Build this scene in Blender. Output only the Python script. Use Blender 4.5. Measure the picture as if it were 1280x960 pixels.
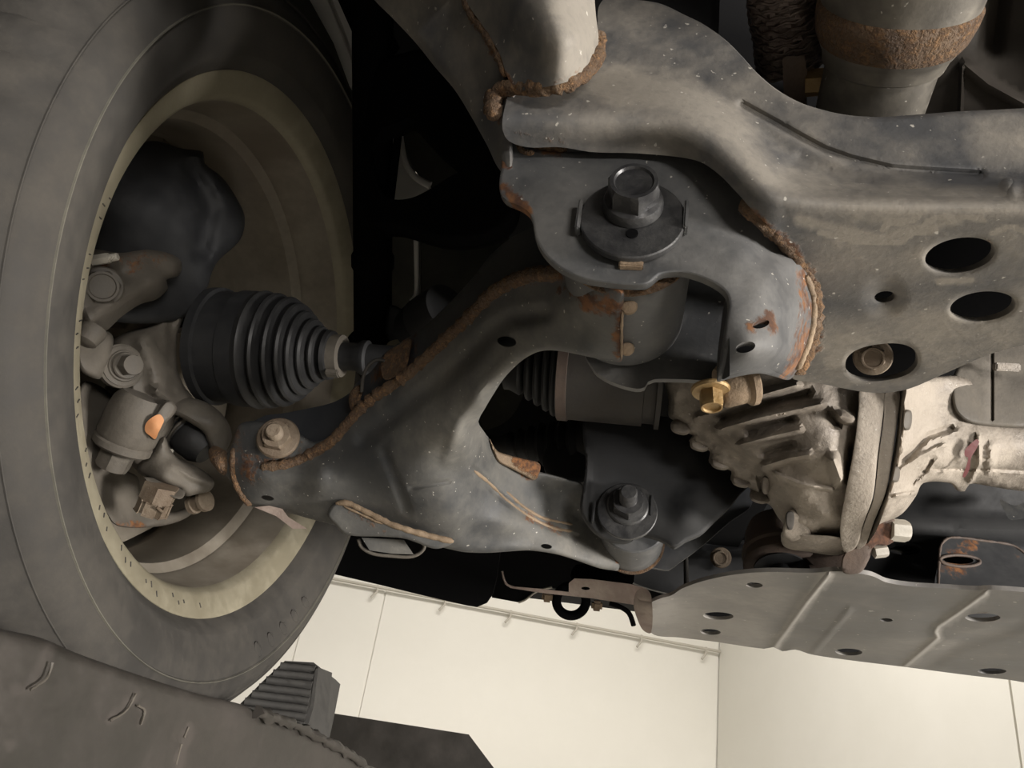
import bpy, bmesh, math, random
import numpy as np
from mathutils import Vector, Matrix, geometry
random.seed(4); rng = np.random.default_rng(7)
sc = bpy.context.scene
COL = sc.collection
for o in list(bpy.data.objects): bpy.data.objects.remove(o)

# ------------------------------------------------------------------ camera
F = 950.0; CH = 1.75
AX = np.array([.983, .078, -.165]); AX /= np.linalg.norm(AX)          # vehicle lateral axis, seen from the lens
AZ = np.array([.0896, -.886, .455]); AZ -= AX*(AX@AZ); AZ /= np.linalg.norm(AZ)
AY = np.cross(AZ, AX)
M = np.array([AX, AY, AZ])
cam_d = bpy.data.cameras.new('camera'); cam = bpy.data.objects.new('camera', cam_d); COL.objects.link(cam)
cam_d.sensor_fit = 'HORIZONTAL'; cam_d.sensor_width = 36; cam_d.lens = 36*F/1280; cam_d.clip_start = .02; cam_d.clip_end = 60
R3 = Matrix((tuple(M[:, 0]), tuple(-M[:, 1]), tuple(-M[:, 2]))).transposed()
cam.matrix_world = Matrix.Translation((0, 0, CH)) @ R3.to_4x4()
sc.camera = cam

# ------------------------------------------------------------------ world, lights, exposure
w = bpy.data.worlds.new('world'); sc.world = w; w.use_nodes = True
w.node_tree.nodes['Background'].inputs[0].default_value = (1, .95, .87, 1)
w.node_tree.nodes['Background'].inputs[1].default_value = .03
def area(name, loc, target, sx, sy, power, col=(1, .95, .895)):
    d = bpy.data.lights.new(name, 'AREA'); d.shape = 'RECTANGLE'; d.size = sx; d.size_y = sy; d.energy = power; d.color = col
    o = bpy.data.objects.new(name, d); COL.objects.link(o); o.location = loc
    o.rotation_euler = (Vector(target)-Vector(loc)).to_track_quat('-Z', 'Y').to_euler(); return o
area('work_lamp', (2.1, -.14, CH-.06), (0, .45, CH+.2), .45, .4, 82)
area('bay_lamp_rear', (1.7, -2.4, CH+.0), (0, .4, CH+.2), 1.0, .4, 50)
area('ceiling_lamp_bay', (.0, 3.1, CH+2.2), (.0, 3.3, 0), 2.4, .4, 95)
area('fill_lamp_right', (2.6, -1.0, CH+2.4), (2.4, -1.0, 0), .5, 2.4, 170)  # added overhead fill, lights the floor so bounce reaches the underside
sc.view_settings.view_transform = 'Standard'; sc.view_settings.look = 'None'
sc.view_settings.gamma = 1; sc.view_settings.exposure = 0; sc.view_settings.use_curve_mapping = False

# ------------------------------------------------------------------ geometry helpers
def ray(px, py): return M@np.array([(px-640)/F, (py-480)/F, 1.0])
def P(px, py, d): return ray(px, py)*d+np.array([0, 0, CH])
def dZ(px, py, z): return (px, py, z/ray(px, py)[2])
def dY(px, py, y): return (px, py, y/ray(px, py)[1])
def dX(px, py, x): return (px, py, x/ray(px, py)[0])
def W(x, y, z): return np.array([x, y, z+CH])

def empty(name, loc, label, cat, group=None):
    o = bpy.data.objects.new(name, None); COL.objects.link(o); o.location = loc; o.empty_display_size = .02
    o['label'] = label; o['category'] = cat
    if group: o['group'] = group
    return o
def tag(o, label=None, cat=None, group=None, kind=None):
    if label: o['label'] = label
    if cat: o['category'] = cat
    if group: o['group'] = group
    if kind: o['kind'] = kind
    return o
def mkobj(name, V, Fc, mat, parent=None, smooth=True, angle=38, label=None, wear=None):
    me = bpy.data.meshes.new(name); me.from_pydata([tuple(v) for v in V], [], [tuple(int(i) for i in f) for f in Fc]); me.update()
    bm = bmesh.new(); bm.from_mesh(me); bmesh.ops.recalc_face_normals(bm, faces=bm.faces); bm.to_mesh(me); bm.free()
    if smooth:
        me.shade_smooth(); me.set_sharp_from_angle(angle=math.radians(angle))
    if wear is not None:
        a = me.attributes.new('wear', 'FLOAT_COLOR', 'POINT'); a.data.foreach_set('color', np.asarray(wear, np.float32).ravel())
    o = bpy.data.objects.new(name, me); COL.objects.link(o); me.materials.append(mat)
    if parent: adopt(o, parent)
    if label: o['label'] = label
    return o
def wloc(o):
    L = Vector((0, 0, 0))
    while o is not None:
        L += o.location
        if o.parent is not None: L += o.matrix_parent_inverse.translation
        o = o.parent
    return L
def adopt(o, parent):
    o.parent = parent; o.matrix_parent_inverse = Matrix.Translation(-wloc(parent))

def crom(pts, closed=True, step=5.0):
    p = np.array([q[:2] for q in pts], float); n = len(p); out = []
    rngi = range(n) if closed else range(n-1)
    for i in rngi:
        a, b = p[i], p[(i+1) % n]
        z = p[i-1] if (closed or i > 0) else 2*a-b
        c = p[(i+2) % n] if (closed or i+2 < n) else 2*b-a
        L = np.linalg.norm(b-a); k = max(1, int(round(L/step)))
        m1 = (b-z)*L/(np.linalg.norm(b-a)+np.linalg.norm(a-z)+1e-9); m2 = (c-a)*L/(np.linalg.norm(c-b)+np.linalg.norm(b-a)+1e-9)
        for j in range(k):
            t = j/k; h = [2*t**3-3*t**2+1, t**3-2*t**2+t, -2*t**3+3*t**2, t**3-t**2]
            out.append(h[0]*a+h[1]*m1+h[2]*b+h[3]*m2)
    if not closed: out.append(p[-1])
    return np.array(out)
def lin(pts, closed=True, step=5.0):
    p = np.array([q[:2] for q in pts], float); n = len(p); out = []
    for i in (range(n) if closed else range(n-1)):
        a, b = p[i], p[(i+1) % n]; k = max(1, int(round(np.linalg.norm(b-a)/step)))
        out += [a+(b-a)*j/k for j in range(k)]
    if not closed: out.append(p[-1])
    return np.array(out)
def ell(cx, cy, a, b, tilt=0, n=28, sq=1.0):
    t = np.linspace(0, 2*np.pi, n, endpoint=False); c, s = np.cos(t), np.sin(t)
    c = np.sign(c)*np.abs(c)**sq; s = np.sign(s)*np.abs(s)**sq
    th = math.radians(tilt); x, y = a*c, b*s
    return np.c_[cx+x*math.cos(th)-y*math.sin(th), cy+x*math.sin(th)+y*math.cos(th)]
def inside(q, poly):
    x, y = q[:, 0], q[:, 1]; r = np.zeros(len(q), bool); n = len(poly)
    for i in range(n):
        (x1, y1), (x2, y2) = poly[i], poly[(i+1) % n]
        if y1 == y2: continue
        c = ((y1 > y) != (y2 > y)) & (x < (x2-x1)*(y-y1)/(y2-y1)+x1); r ^= c
    return r
def pdist(q, path, closed=False):
    path = np.asarray(path, float)
    if len(path) == 1: return np.linalg.norm(q-path[0], axis=1)
    d = np.full(len(q), 1e9); n = len(path)
    for i in range(n if closed else n-1):
        a, b = path[i], path[(i+1) % n]; ab = b-a; L = (ab@ab)+1e-12
        t = np.clip(((q-a)@ab)/L, 0, 1); d = np.minimum(d, np.linalg.norm(q-(a+t[:, None]*ab), axis=1))
    return d
class Tps:
    """smooth surface through control points; inverse depth keeps planes exact"""
    def __init__(s, c, lam=1e-3):
        c = np.array(c, float); s.c = c[:, :2]/100; n = len(c); v = 1/c[:, 2]
        if n < 4:
            s.flat = float(np.mean(v)) if n < 3 else None
            if n == 3: s.a = np.linalg.solve(np.c_[np.ones(3), s.c], v)
            s.n = n; return
        s.n = n; K = s.k(s.c); Pm = np.c_[np.ones(n), s.c]
        A = np.zeros((n+3, n+3)); A[:n, :n] = K+lam*np.eye(n); A[:n, n:] = Pm; A[n:, :n] = Pm.T
        s.w = np.linalg.solve(A, np.r_[v, 0, 0, 0])
    def k(s, q):
        r2 = ((q[:, None]-s.c[None])**2).sum(2)+1e-9; return .5*r2*np.log(r2)
    def __call__(s, q):
        q = np.atleast_2d(np.asarray(q, float))[:, :2]/100
        if s.n < 3: return np.full(len(q), 1/s.flat)
        if s.n == 3: return 1/(np.c_[np.ones(len(q)), q]@s.a)
        return 1/(s.k(q)@s.w[:s.n]+np.c_[np.ones(len(q)), q]@s.w[s.n:])
def unp(q, d):
    R = np.c_[(q[:, 0]-640)/F, (q[:, 1]-480)/F, np.ones(len(q))]@M.T
    return R*d[:, None]+np.array([0, 0, CH])

def relief(name, outline, ctrl, mat, parent=None, holes=(), thick=.004, tdir=None, g=7, feats=(), rnd=None, wear=(), closed_smooth=True,
           noise=0, label=None, hole_rim=None, angle=38, lam=1e-3):
    """stamped / cast part: outline at its real distance, shaped front surface, real thickness behind it"""
    ol = crom(outline, True, g*.8) if closed_smooth else lin(outline, True, g*.8)
    hs = [np.asarray(h, float) for h in holes]
    lo, hi = ol.min(0), ol.max(0)
    gx, gy = np.meshgrid(np.arange(lo[0]+g*.5, hi[0], g), np.arange(lo[1]+g*.5, hi[1], g*.87))
    gx = gx+((np.arange(gx.shape[0]) % 2)*g*.5)[:, None]
    q = np.c_[gx.ravel(), gy.ravel()]
    ok = inside(q, ol) & (pdist(q, ol, True) > g*.45)
    for h in hs: ok &= ~inside(q, h) & (pdist(q, h, True) > g*.35)
    q = q[ok]
    extra = []
    def offs(poly, dists, closed, both):
        poly = np.asarray(poly, float); n = len(poly)
        if n < 2: return
        if closed: t = np.roll(poly, -1, 0)-np.roll(poly, 1, 0)
        else: t = np.gradient(poly, axis=0)
        t /= np.linalg.norm(t, axis=1)[:, None]+1e-9; nn = np.c_[-t[:, 1], t[:, 0]]
        for dd_ in dists:
            for sg in (1, -1):
                if dd_ == 0 and sg < 0: continue
                e = poly+nn*dd_*sg; e = e[pdist(e, poly, closed) > dd_*.93-1e-6]; extra.append(e)
    if rnd: offs(ol, [rnd[0]*.12, rnd[0]*.32, rnd[0]*.62, rnd[0]], True, False)
    if hole_rim:
        for h in hs: offs(h, [hole_rim[0]*.5, hole_rim[0]], True, False)
    for ft in feats:
        path = np.asarray(ft[0], float)
        if len(path) == 1:
            for k_ in (.3, .6, 1): extra.append(ell(path[0, 0], path[0, 1], ft[1]*k_, ft[1]*k_, 0, max(8, int(ft[1]*k_*1.6))))
            extra.append(path); continue
        pth = lin(path, False, max(2.5, min(g, ft[1]*.7))); offs(pth, [0, ft[1]*.28, ft[1]*.55, ft[1]*.8, ft[1]], False, True)
    if extra:
        ex_ = np.vstack([e for e in extra if len(e)]); okx = inside(ex_, ol) & (pdist(ex_, ol, True) > .35)
        for h in hs: okx &= ~inside(ex_, h) & (pdist(ex_, h, True) > .35)
        ex_ = ex_[okx]; cell = {}; keep_ = []
        for i, (x_, y_) in enumerate(ex_):                             # thin out points that crowd each other
            cx, cy = int(x_//1.3), int(y_//1.3)
            if any((cx+i1, cy+j1) in cell and (cell[(cx+i1, cy+j1)][0]-x_)**2+(cell[(cx+i1, cy+j1)][1]-y_)**2 < 1.4 for i1 in (-1, 0, 1) for j1 in (-1, 0, 1)): continue
            cell[(cx, cy)] = (x_, y_); keep_.append(i)
        ex_ = ex_[keep_]
        if len(q) and len(ex_):
            far = np.ones(len(q), bool)
            for i0 in range(0, len(q), 2000):
                dm = ((q[i0:i0+2000, None]-ex_[None])**2).sum(2).min(1); far[i0:i0+2000] = dm > (g*.5)**2
            q = q[far]
        q = np.vstack([q, ex_])
    allp = [ol]+hs; pts = np.vstack(allp+[q]); edges = []; k = 0
    for lp in allp:
        n = len(lp); edges += [(k+i, k+(i+1) % n) for i in range(n)]; k += n
    r = geometry.delaunay_2d_cdt([Vector(p) for p in pts], edges, [], 0, 1e-5)
    pv = np.array([tuple(v) for v in r[0]]); tris = np.array([f for f in r[2] if len(f) == 3])
    cen = pv[tris].mean(1); keep = inside(cen, ol)
    for h in hs: keep &= ~inside(cen, h)
    tris = tris[keep]
    used = np.unique(tris); remap = -np.ones(len(pv), int); remap[used] = np.arange(len(used)); pv = pv[used]; tris = remap[tris]
    base = ctrl if callable(ctrl) else Tps(ctrl, lam)
    def depth(qq):
        qq = np.atleast_2d(np.asarray(qq, float)); d = base(qq)
        for ft in feats:
            path, wd, amp = ft[0], ft[1], ft[2]; kind = ft[3] if len(ft) > 3 else 'bump'
            dist = pdist(qq, np.asarray(path, float)); t = np.clip(dist/wd, 0, 1)
            if kind == 'bump': d = d+amp*(.5+.5*np.cos(np.pi*t))
            elif kind == 'flat': d = d+amp*(1-np.clip((t-.6)/.4, 0, 1)**2*(3-2*np.clip((t-.6)/.4, 0, 1)))
            elif kind == 'dome': d = d+amp*np.sqrt(np.clip(1-t*t, 0, 1))
        return d
    dv = depth(pv)
    if rnd:
        t = np.clip(pdist(pv, ol, True)/rnd[0], 0, 1); dv = dv+rnd[1]*(1-np.sqrt(np.clip(1-(1-t)**2, 0, 1)))
    if hole_rim:
        for h in hs:
            t = np.clip(pdist(pv, h, True)/hole_rim[0], 0, 1); dv = dv+hole_rim[1]*(1-t)**2
    if noise: dv = dv+noise*rng.normal(size=len(dv))
    front = unp(pv, dv)
    if tdir is None:
        v = front-np.array([0, 0, CH]); v /= np.linalg.norm(v, axis=1)[:, None]; back = front+v*thick
    else:
        t = np.array(tdir, float); t /= np.linalg.norm(t); back = front+t*thick
    n = len(front); Fc = [tuple(t) for t in tris]+[tuple(n+np.array(t[::-1])) for t in tris]
    ec = {}
    for t in tris:
        for a, b in ((t[0], t[1]), (t[1], t[2]), (t[2], t[0])): ec[(a, b)] = 1
    for (a, b) in ec:
        if (b, a) not in ec: Fc.append((b, a, a+n, b+n))
    wc = np.zeros((n, 4)); wc[:, 3] = 1
    for ch, path, wd, st in wear:
        i = 'rgb'.index(ch); dist = pdist(pv, np.asarray(path, float).reshape(-1, 2)); t = np.clip(1-dist/wd, 0, 1)
        wc[:, i] = np.maximum(wc[:, i], st*(1.3 if ch == 'r' else 1)*t**.7)
    o = mkobj(name, np.vstack([front, back]), Fc, mat, parent, True, angle, label, np.vstack([wc, wc]))
    o_depth[o.name] = depth
    return o, depth
o_depth = {}

def frame(ax):
    ax = np.array(ax, float); ax /= np.linalg.norm(ax)
    r = np.array([0, 0, 1.0]) if abs(ax[2]) < .9 else np.array([1.0, 0, 0])
    u = np.cross(ax, r); u /= np.linalg.norm(u); v = np.cross(ax, u); return ax, u, v
def lathe(name, A, ax, prof, mat, parent=None, n=40, closed=False, label=None, mod=None, angle=38, cap=True, wear=None):
    """prof: (distance along axis, radius)"""
    A = np.array(A, float); ax, u, v = frame(ax); V = []; Fc = []
    for i, (s, r) in enumerate(prof):
        for k in range(n):
            t = 2*np.pi*k/n; rr = r if mod is None else mod(i, t, r)
            V.append(A+ax*s+(u*math.cos(t)+v*math.sin(t))*rr)
    m = len(prof)
    for i in range(m if closed else m-1):
        j = (i+1) % m
        for k in range(n): Fc.append((i*n+k, i*n+(k+1) % n, j*n+(k+1) % n, j*n+k))
    if cap and not closed:
        Fc.append(tuple(range(n))); Fc.append(tuple((m-1)*n+k for k in range(n)))
    return mkobj(name, V, Fc, mat, parent, True, angle, label)
def tube(name, pts, r, mat, parent=None, n=10, jag=0, closed=False, flat=1.0, label=None, kind=None):
    pts = np.array(pts, float); m = len(pts); V = []; Fc = []; pu = None
    for i in range(m):
        a = pts[(i-1) % m] if (closed or i > 0) else pts[i]; b = pts[(i+1) % m] if (closed or i < m-1) else pts[i]
        t = (b-a)/np.linalg.norm(b-a)
        if pu is None: _, u, v = frame(t)
        else:
            u = pu-t*(pu@t); u /= np.linalg.norm(u)
        v = np.cross(t, u); pu = u
        rr = (r if np.isscalar(r) else r[i])
        for k in range(n):
            th = 2*np.pi*k/n; V.append(pts[i]+(u*math.cos(th)+v*math.sin(th)*flat)*rr*(1+jag*rng.normal()))
    for i in range(m if closed else m-1):
        j = (i+1) % m
        for k in range(n): Fc.append((i*n+k, i*n+(k+1) % n, j*n+(k+1) % n, j*n+k))
    if not closed: Fc.append(tuple(range(n))); Fc.append(tuple((m-1)*n+k for k in range(n)))
    return mkobj(name, V, Fc, mat, parent, True, 60, label)
def bead(name, path, depth, r, mat, parent, off=0.0, step=4, jag=.16, label=None, flat=1.0):
    """weld bead or seam that lies on a stamped surface"""
    q = crom(path, False, step); r = r*.8; d = depth(q)+off+r*.7; p = unp(q, d)
    rr = r*(1+.10*np.sin(np.cumsum(1.2+.9*rng.random(len(p))))+.09*rng.normal(size=len(p))); rr[0] *= .4; rr[-1] *= .4
    return tube(name, p, rr, mat, parent, 9, jag*.35, False, flat, label)
def hexbolt(name, A, ax, rh, h, mat, parent, rfl=0, hfl=.002, stud=None, turn=0, label=None, dish=True):
    """flanged hexagon head (or nut with a stud) standing on A, growing along ax"""
    A = np.array(A, float); ax, u, v = frame(ax); n = 36; V = []; Fc = []; rings = []
    def ring(s, f):
        rings.append(len(V))
        for k in range(n):
            t = 2*np.pi*k/n; V.append(A+ax*s+(u*math.cos(t+turn)+v*math.sin(t+turn))*f(t))
    hx = lambda t: rh*math.cos(math.pi/6)/math.cos(((t+math.pi/6) % (math.pi/3))-math.pi/6)
    if rfl: ring(0, lambda t: rfl); ring(hfl*.5, lambda t: rfl); ring(hfl*1.1, lambda t: rfl*.93)
    ring(hfl*1.3 if rfl else 0, hx); ring(h*.86, hx); ring(h, lambda t: min(hx(t), rh*.88))
    if stud:
        ring(h*1.0, lambda t: stud[0]*1.12); 
        k = 6
        for i in range(k):
            s0 = h+stud[1]*i/k; ring(s0, lambda t: stud[0]*1.0); ring(s0+stud[1]/k*.5, lambda t: stud[0]*.9)
        ring(h+stud[1], lambda t: stud[0]*.8)
    elif dish:
        ring(h, lambda t: rh*.74); ring(h-.0012, lambda t: rh*.68)
    for a, b in zip(rings[:-1], rings[1:]):
        for k in range(n): Fc.append((a+k, a+(k+1) % n, b+(k+1) % n, b+k))
    Fc.append(tuple(rings[0]+k for k in range(n))); Fc.append(tuple(rings[-1]+k for k in range(n)))
    return mkobj(name, V, Fc, mat, parent, True, 28, label)
def box(name, lo, hi, mat, parent=None, bev=0, label=None):
    lo, hi = np.array(lo, float), np.array(hi, float); bm = bmesh.new(); bmesh.ops.create_cube(bm, size=1)
    for v in bm.verts: v.co = Vector([(lo[i]+hi[i])/2+v.co[i]*(hi[i]-lo[i]) for i in range(3)])
    if bev: bmesh.ops.bevel(bm, geom=bm.edges[:], offset=bev, segments=2, affect='EDGES')
    me = bpy.data.meshes.new(name); bm.to_mesh(me); bm.free(); o = bpy.data.objects.new(name, me); COL.objects.link(o); me.materials.append(mat)
    if parent: adopt(o, parent)
    if label: o['label'] = label
    return o
def obox(name, C, ax, ux, size, mat, parent=None, bev=0, label=None):
    """oriented box: ax, ux two directions, size along ax, ux, third"""
    a = Vector(ax).normalized(); b = Vector(ux); b = (b-a*b.dot(a)).normalized(); c = a.cross(b)
    bm = bmesh.new(); bmesh.ops.create_cube(bm, size=1)
    for v in bm.verts: v.co = Vector(C)+a*v.co[0]*size[0]+b*v.co[1]*size[1]+c*v.co[2]*size[2]
    if bev: bmesh.ops.bevel(bm, geom=bm.edges[:], offset=bev, segments=2, affect='EDGES')
    bmesh.ops.recalc_face_normals(bm, faces=bm.faces)
    me = bpy.data.meshes.new(name); bm.to_mesh(me); bm.free(); o = bpy.data.objects.new(name, me); COL.objects.link(o); me.materials.append(mat)
    if parent: adopt(o, parent)
    if label: o['label'] = label
    return o

# ------------------------------------------------------------------ materials
def mat(name, base, dust=None, dust_amt=.35, rough=.5, metal=0.0, rust_base=0.0, bump=.15, scale=60, rust=((.20, .085, .03), (.07, .03, .015)), spec=.5, speck=0.0, scratch=0.0):
    m = bpy.data.materials.new(name); m.use_nodes = True; nt = m.node_tree; N = nt.nodes; L = nt.links
    b = N['Principled BSDF']; dust = dust or tuple(min(1, c*2.2+.01) for c in base)
    tc = N.new('ShaderNodeTexCoord')
    def nz(sc_, det=6, rg=.6, off=0):
        mp = N.new('ShaderNodeMapping'); mp.inputs['Location'].default_value = (off, off*1.7, -off); L.new(tc.outputs['Object'], mp.inputs['Vector'])
        n = N.new('ShaderNodeTexNoise'); n.inputs['Scale'].default_value = sc_; n.inputs['Detail'].default_value = det; n.inputs['Roughness'].default_value = rg
        L.new(mp.outputs[0], n.inputs['Vector']); return n.outputs['Fac']
    def mathn(op, a, b_, clamp=False):
        n = N.new('ShaderNodeMath'); n.operation = op; n.use_clamp = clamp
        for i, x in enumerate((a, b_)):
            if isinstance(x, (int, float)): n.inputs[i].default_value = x
            else: L.new(x, n.inputs[i])
        return n.outputs[0]
    def ramp(x, lo, hi):
        n = N.new('ShaderNodeMapRange'); n.interpolation_type = 'SMOOTHSTEP'; n.inputs[1].default_value = lo; n.inputs[2].default_value = hi
        L.new(x, n.inputs[0]); return n.outputs[0]
    def mix(f, a, c):
        n = N.new('ShaderNodeMix'); n.data_type = 'RGBA'
        if isinstance(f, (int, float)): n.inputs[0].default_value = f
        else: L.new(f, n.inputs[0])
        for s, x in ((n.inputs[6], a), (n.inputs[7], c)):
            if isinstance(x, tuple): s.default_value = (*x, 1)
            else: L.new(x, s)
        return n.outputs[2]
    at = N.new('ShaderNodeAttribute'); at.attribute_name = 'wear'
    sp = N.new('ShaderNodeSeparateColor'); L.new(at.outputs['Color'], sp.inputs[0])
    big = nz(scale*.25, 5, .6); med = nz(scale, 7, .65, 3.1); fine = nz(scale*5, 4, .6, 7.7)
    df = mathn('ADD', ramp(mathn('ADD', mathn('MULTIPLY', big, .6), mathn('MULTIPLY', med, .4)), .38, .66), sp.outputs[1])
    df = mathn('MULTIPLY', mathn('MINIMUM', df, 1.6), dust_amt, True)
    df = mathn('MULTIPLY', df, mathn('ADD', mathn('MULTIPLY', fine, .8), .6), True)
    c = mix(df, base, dust)
    c = mix(mathn('MULTIPLY', ramp(mathn('ADD', sp.outputs[2], mathn('MULTIPLY', mathn('SUBTRACT', med, .5), .9)), .25, .7), .8), c, tuple(x*.35 for x in base))
    rn = mathn('ADD', mathn('MULTIPLY', med, .55), mathn('MULTIPLY', fine, .45))
    rf = ramp(mathn('ADD', mathn('ADD', sp.outputs[0], rust_base), mathn('MULTIPLY', mathn('SUBTRACT', rn, .5), 1.9)), .42, .72)
    rc = mix(ramp(nz(scale*2.2, 5, .6, 11), .38, .64), rust[1], rust[0])
    c = mix(mathn('MULTIPLY', rf, .92), c, rc)
    if speck:
        sk = ramp(nz(scale*7, 2, .4, 21), .735-.02*speck, .77); c = mix(mathn('MULTIPLY', sk, .75), c, (.55, .52, .46))
    L.new(c, b.inputs['Base Color'])
    rr = mathn('ADD', mathn('MULTIPLY', rf, .35), mathn('ADD', mathn('MULTIPLY', mathn('SUBTRACT', med, .5), .35), rough), True)
    rr = mathn('ADD', rr, mathn('MULTIPLY', df, .25), True)
    L.new(rr, b.inputs['Roughness']); b.inputs['Metallic'].default_value = metal
    b.inputs['Specular IOR Level'].default_value = spec
    hh = mathn('ADD', mathn('MULTIPLY', med, .5), mathn('ADD', mathn('MULTIPLY', fine, .35), mathn('MULTIPLY', rf, .6)))
    bp = N.new('ShaderNodeBump'); bp.inputs['Strength'].default_value = bump; bp.inputs['Distance'].default_value = .0025
    L.new(hh, bp.inputs['Height']); L.new(bp.outputs[0], b.inputs['Normal'])
    return m
m_frame = mat('subframe_paint', (.070, .071, .074), (.26, .236, .200), .78, .52, bump=.28, scale=42, speck=1)
m_brack = mat('bracket_paint', (.056, .058, .061), (.18, .175, .165), .55, .5, bump=.2, scale=50, speck=.6)
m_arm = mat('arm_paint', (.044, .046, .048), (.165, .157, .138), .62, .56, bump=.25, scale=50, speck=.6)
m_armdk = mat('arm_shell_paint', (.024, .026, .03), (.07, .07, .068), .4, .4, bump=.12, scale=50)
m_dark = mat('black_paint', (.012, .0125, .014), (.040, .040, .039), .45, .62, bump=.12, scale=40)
m_black = mat('black_plastic', (.004, .004, .0045), (.007, .007, .007), .3, .95, bump=.08, scale=40, spec=.04)
m_rust = mat('rusty_weld', (.09, .055, .032), (.25, .17, .10), .5, .75, rust_base=.55, bump=.7, scale=130, rust=((.23, .128, .06), (.085, .05, .03)))
m_tanr = mat('tan_rust_edge', (.17, .12, .075), (.36, .27, .18), .7, .7, rust_base=.2, bump=.6, scale=120)
m_brown = mat('brown_rust_steel', (.075, .055, .045), (.14, .10, .075), .6, .65, rust_base=.25, bump=.35, scale=80, rust=((.13, .06, .035), (.06, .032, .022)))
m_alu = mat('cast_aluminium', (.15, .128, .105), (.345, .302, .25), .85, .5, metal=.15, bump=.6, scale=80, speck=1)
m_cast = mat('cast_iron_knuckle', (.072, .063, .051), (.132, .116, .094), .75, .6, bump=.3, scale=70)
m_castdk = mat('dark_cast_iron', (.032, .029, .026), (.066, .058, .048), .7, .65, bump=.3, scale=60)
m_rubber = mat('tyre_rubber', (.046, .043, .039), (.080, .073, .063), .8, .75, bump=.12, scale=70, spec=.3)
m_rib = mat('tyre_rib_dust', (.10, .095, .08), (.17, .16, .13), .7, .8, bump=.1, scale=70, spec=.2)
m_boot = mat('black_rubber_boot', (.012, .012, .0125), (.03, .03, .029), .4, .5, bump=.06, scale=60)
m_lip = mat('rim_lip_khaki', (.235, .21, .15), (.335, .305, .225), .7, .45, metal=.1, bump=.15, scale=90)
m_barrel = mat('rim_barrel_brown', (.15, .125, .095), (.30, .27, .22), .75, .45, metal=.15, bump=.12, scale=25)
m_bolt = mat('black_bolt_steel', (.035, .035, .037), (.12, .118, .112), .45, .33, metal=.35, bump=.18, scale=150)
m_rbolt = mat('rusty_bolt', (.13, .095, .065), (.32, .27, .20), .5, .6, metal=.1, rust_base=.2, bump=.5, scale=150)
m_gold = mat('zinc_bolt_rusty', (.30, .19, .075), (.45, .34, .19), .5, .4, metal=.4, rust_base=.1, bump=.4, scale=150, rust=((.42, .19, .06), (.12, .05, .02)))
m_whitebolt = mat('pale_alloy', (.36, .335, .285), (.46, .43, .37), .6, .5, bump=.25, scale=90)
m_skid = mat('skid_plate_steel', (.10, .098, .097), (.31, .293, .268), .72, .42, metal=.15, bump=.14, scale=22, speck=.6)
m_pink = mat('worn_primer_edge', (.30, .225, .195), (.50, .42, .36), .7, .6, bump=.4, scale=80)
m_pipe = mat('exhaust_steel', (.085, .078, .068), (.26, .235, .19), .7, .42, metal=.3, bump=.2, scale=45, speck=1)
m_shield = mat('heat_shield', (.055, .048, .040), (.12, .105, .09), .7, .55, metal=.2, bump=.25, scale=30)
m_braid = mat('braided_steel', (.09, .065, .055), (.26, .22, .19), .5, .42, metal=.5, bump=.4, scale=200)
m_liner = mat('wheel_arch_felt', (.045, .044, .037), (.075, .072, .06), .6, .9, bump=.2, scale=50, spec=.15)
m_silver = mat('metal_and_lit_gap', (.50, .49, .46), (.62, .60, .56), .5, .35, metal=.2, bump=.05, scale=60)  # link rod and clip; its brightness also stands in for lit gaps
m_orange = mat('orange_paint_mark', (.50, .20, .075), (.55, .30, .15), .5, .6, bump=.2, scale=120)
m_red = mat('red_paint_mark', (.085, .006, .005), (.10, .012, .01), .5, .6, bump=.1, scale=120)
m_wall = mat('white_wall_paint', (.75, .73, .665), (.80, .78, .72), .5, .7, bump=.02, scale=6)
m_floor = mat('pale_concrete', (.42, .40, .36), (.52, .50, .45), .5, .7, bump=.1, scale=8)
m_ceil = mat('white_ceiling', (.75, .73, .68), (.8, .78, .73), .3, .8, bump=.02, scale=6)
m_run = mat('runway_black_coating', (.030, .027, .023), (.062, .053, .046), .7, .5, bump=.2, scale=22)
m_chock = mat('chock_rubber', (.045, .043, .04), (.10, .095, .085), .6, .8, bump=.2, scale=60)
m_trim = mat('wall_rail_grey', (.45, .42, .36), (.55, .52, .46), .4, .6, bump=.05, scale=30)
m_body = mat('underbody_black', (.014, .014, .015), (.022, .022, .022), .3, .8, bump=.1, scale=20, spec=.2)

# ------------------------------------------------------------------ the room
HR = .95
A = P(*dZ(480, 737, HR)); B = P(*dZ(900, 816, HR)); dirw = (B-A); dirw[2] = 0; dirw /= np.linalg.norm(dirw)
nw = np.array([dirw[1], -dirw[0], 0])                                   # towards the camera
corner = np.array([*B[:2], 0]); FL, CE = 0.0, 4.6
def wall(name, o0, d, L, n):
    a, b = o0, o0+d*L; V = []
    for off in (0, -.12):
        for p in (a, b):
            for z in (FL, CE): V.append((p[0]+n[0]*off, p[1]+n[1]*off, z))
    Fc = [(0, 2, 3, 1), (4, 5, 7, 6), (0, 1, 5, 4), (2, 6, 7, 3), (1, 3, 7, 5), (0, 4, 6, 2)]
    o = mkobj(name, V, Fc, m_wall, None, False); o['kind'] = 'structure'; return o
wb = wall('wall_back', corner+dirw*.0, -dirw, 7.0, nw)
n2 = np.array([-dirw[0], -dirw[1], 0]); n2w = n2
wr = wall('wall_right', corner, nw, 6.0, n2)
def seam_s(px, py):                                                     # how far along the back wall a sight line lands
    r = ray(px, py); t = (corner[:2]@nw[:2])/(r[:2]@nw[:2]); p = r[:2]*t; return float((p-corner[:2])@(-dirw[:2]))
ss = sorted([0.012, seam_s(462, 830), seam_s(372, 800), seam_s(372, 800)+1.22, seam_s(372, 800)+2.44])
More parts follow.
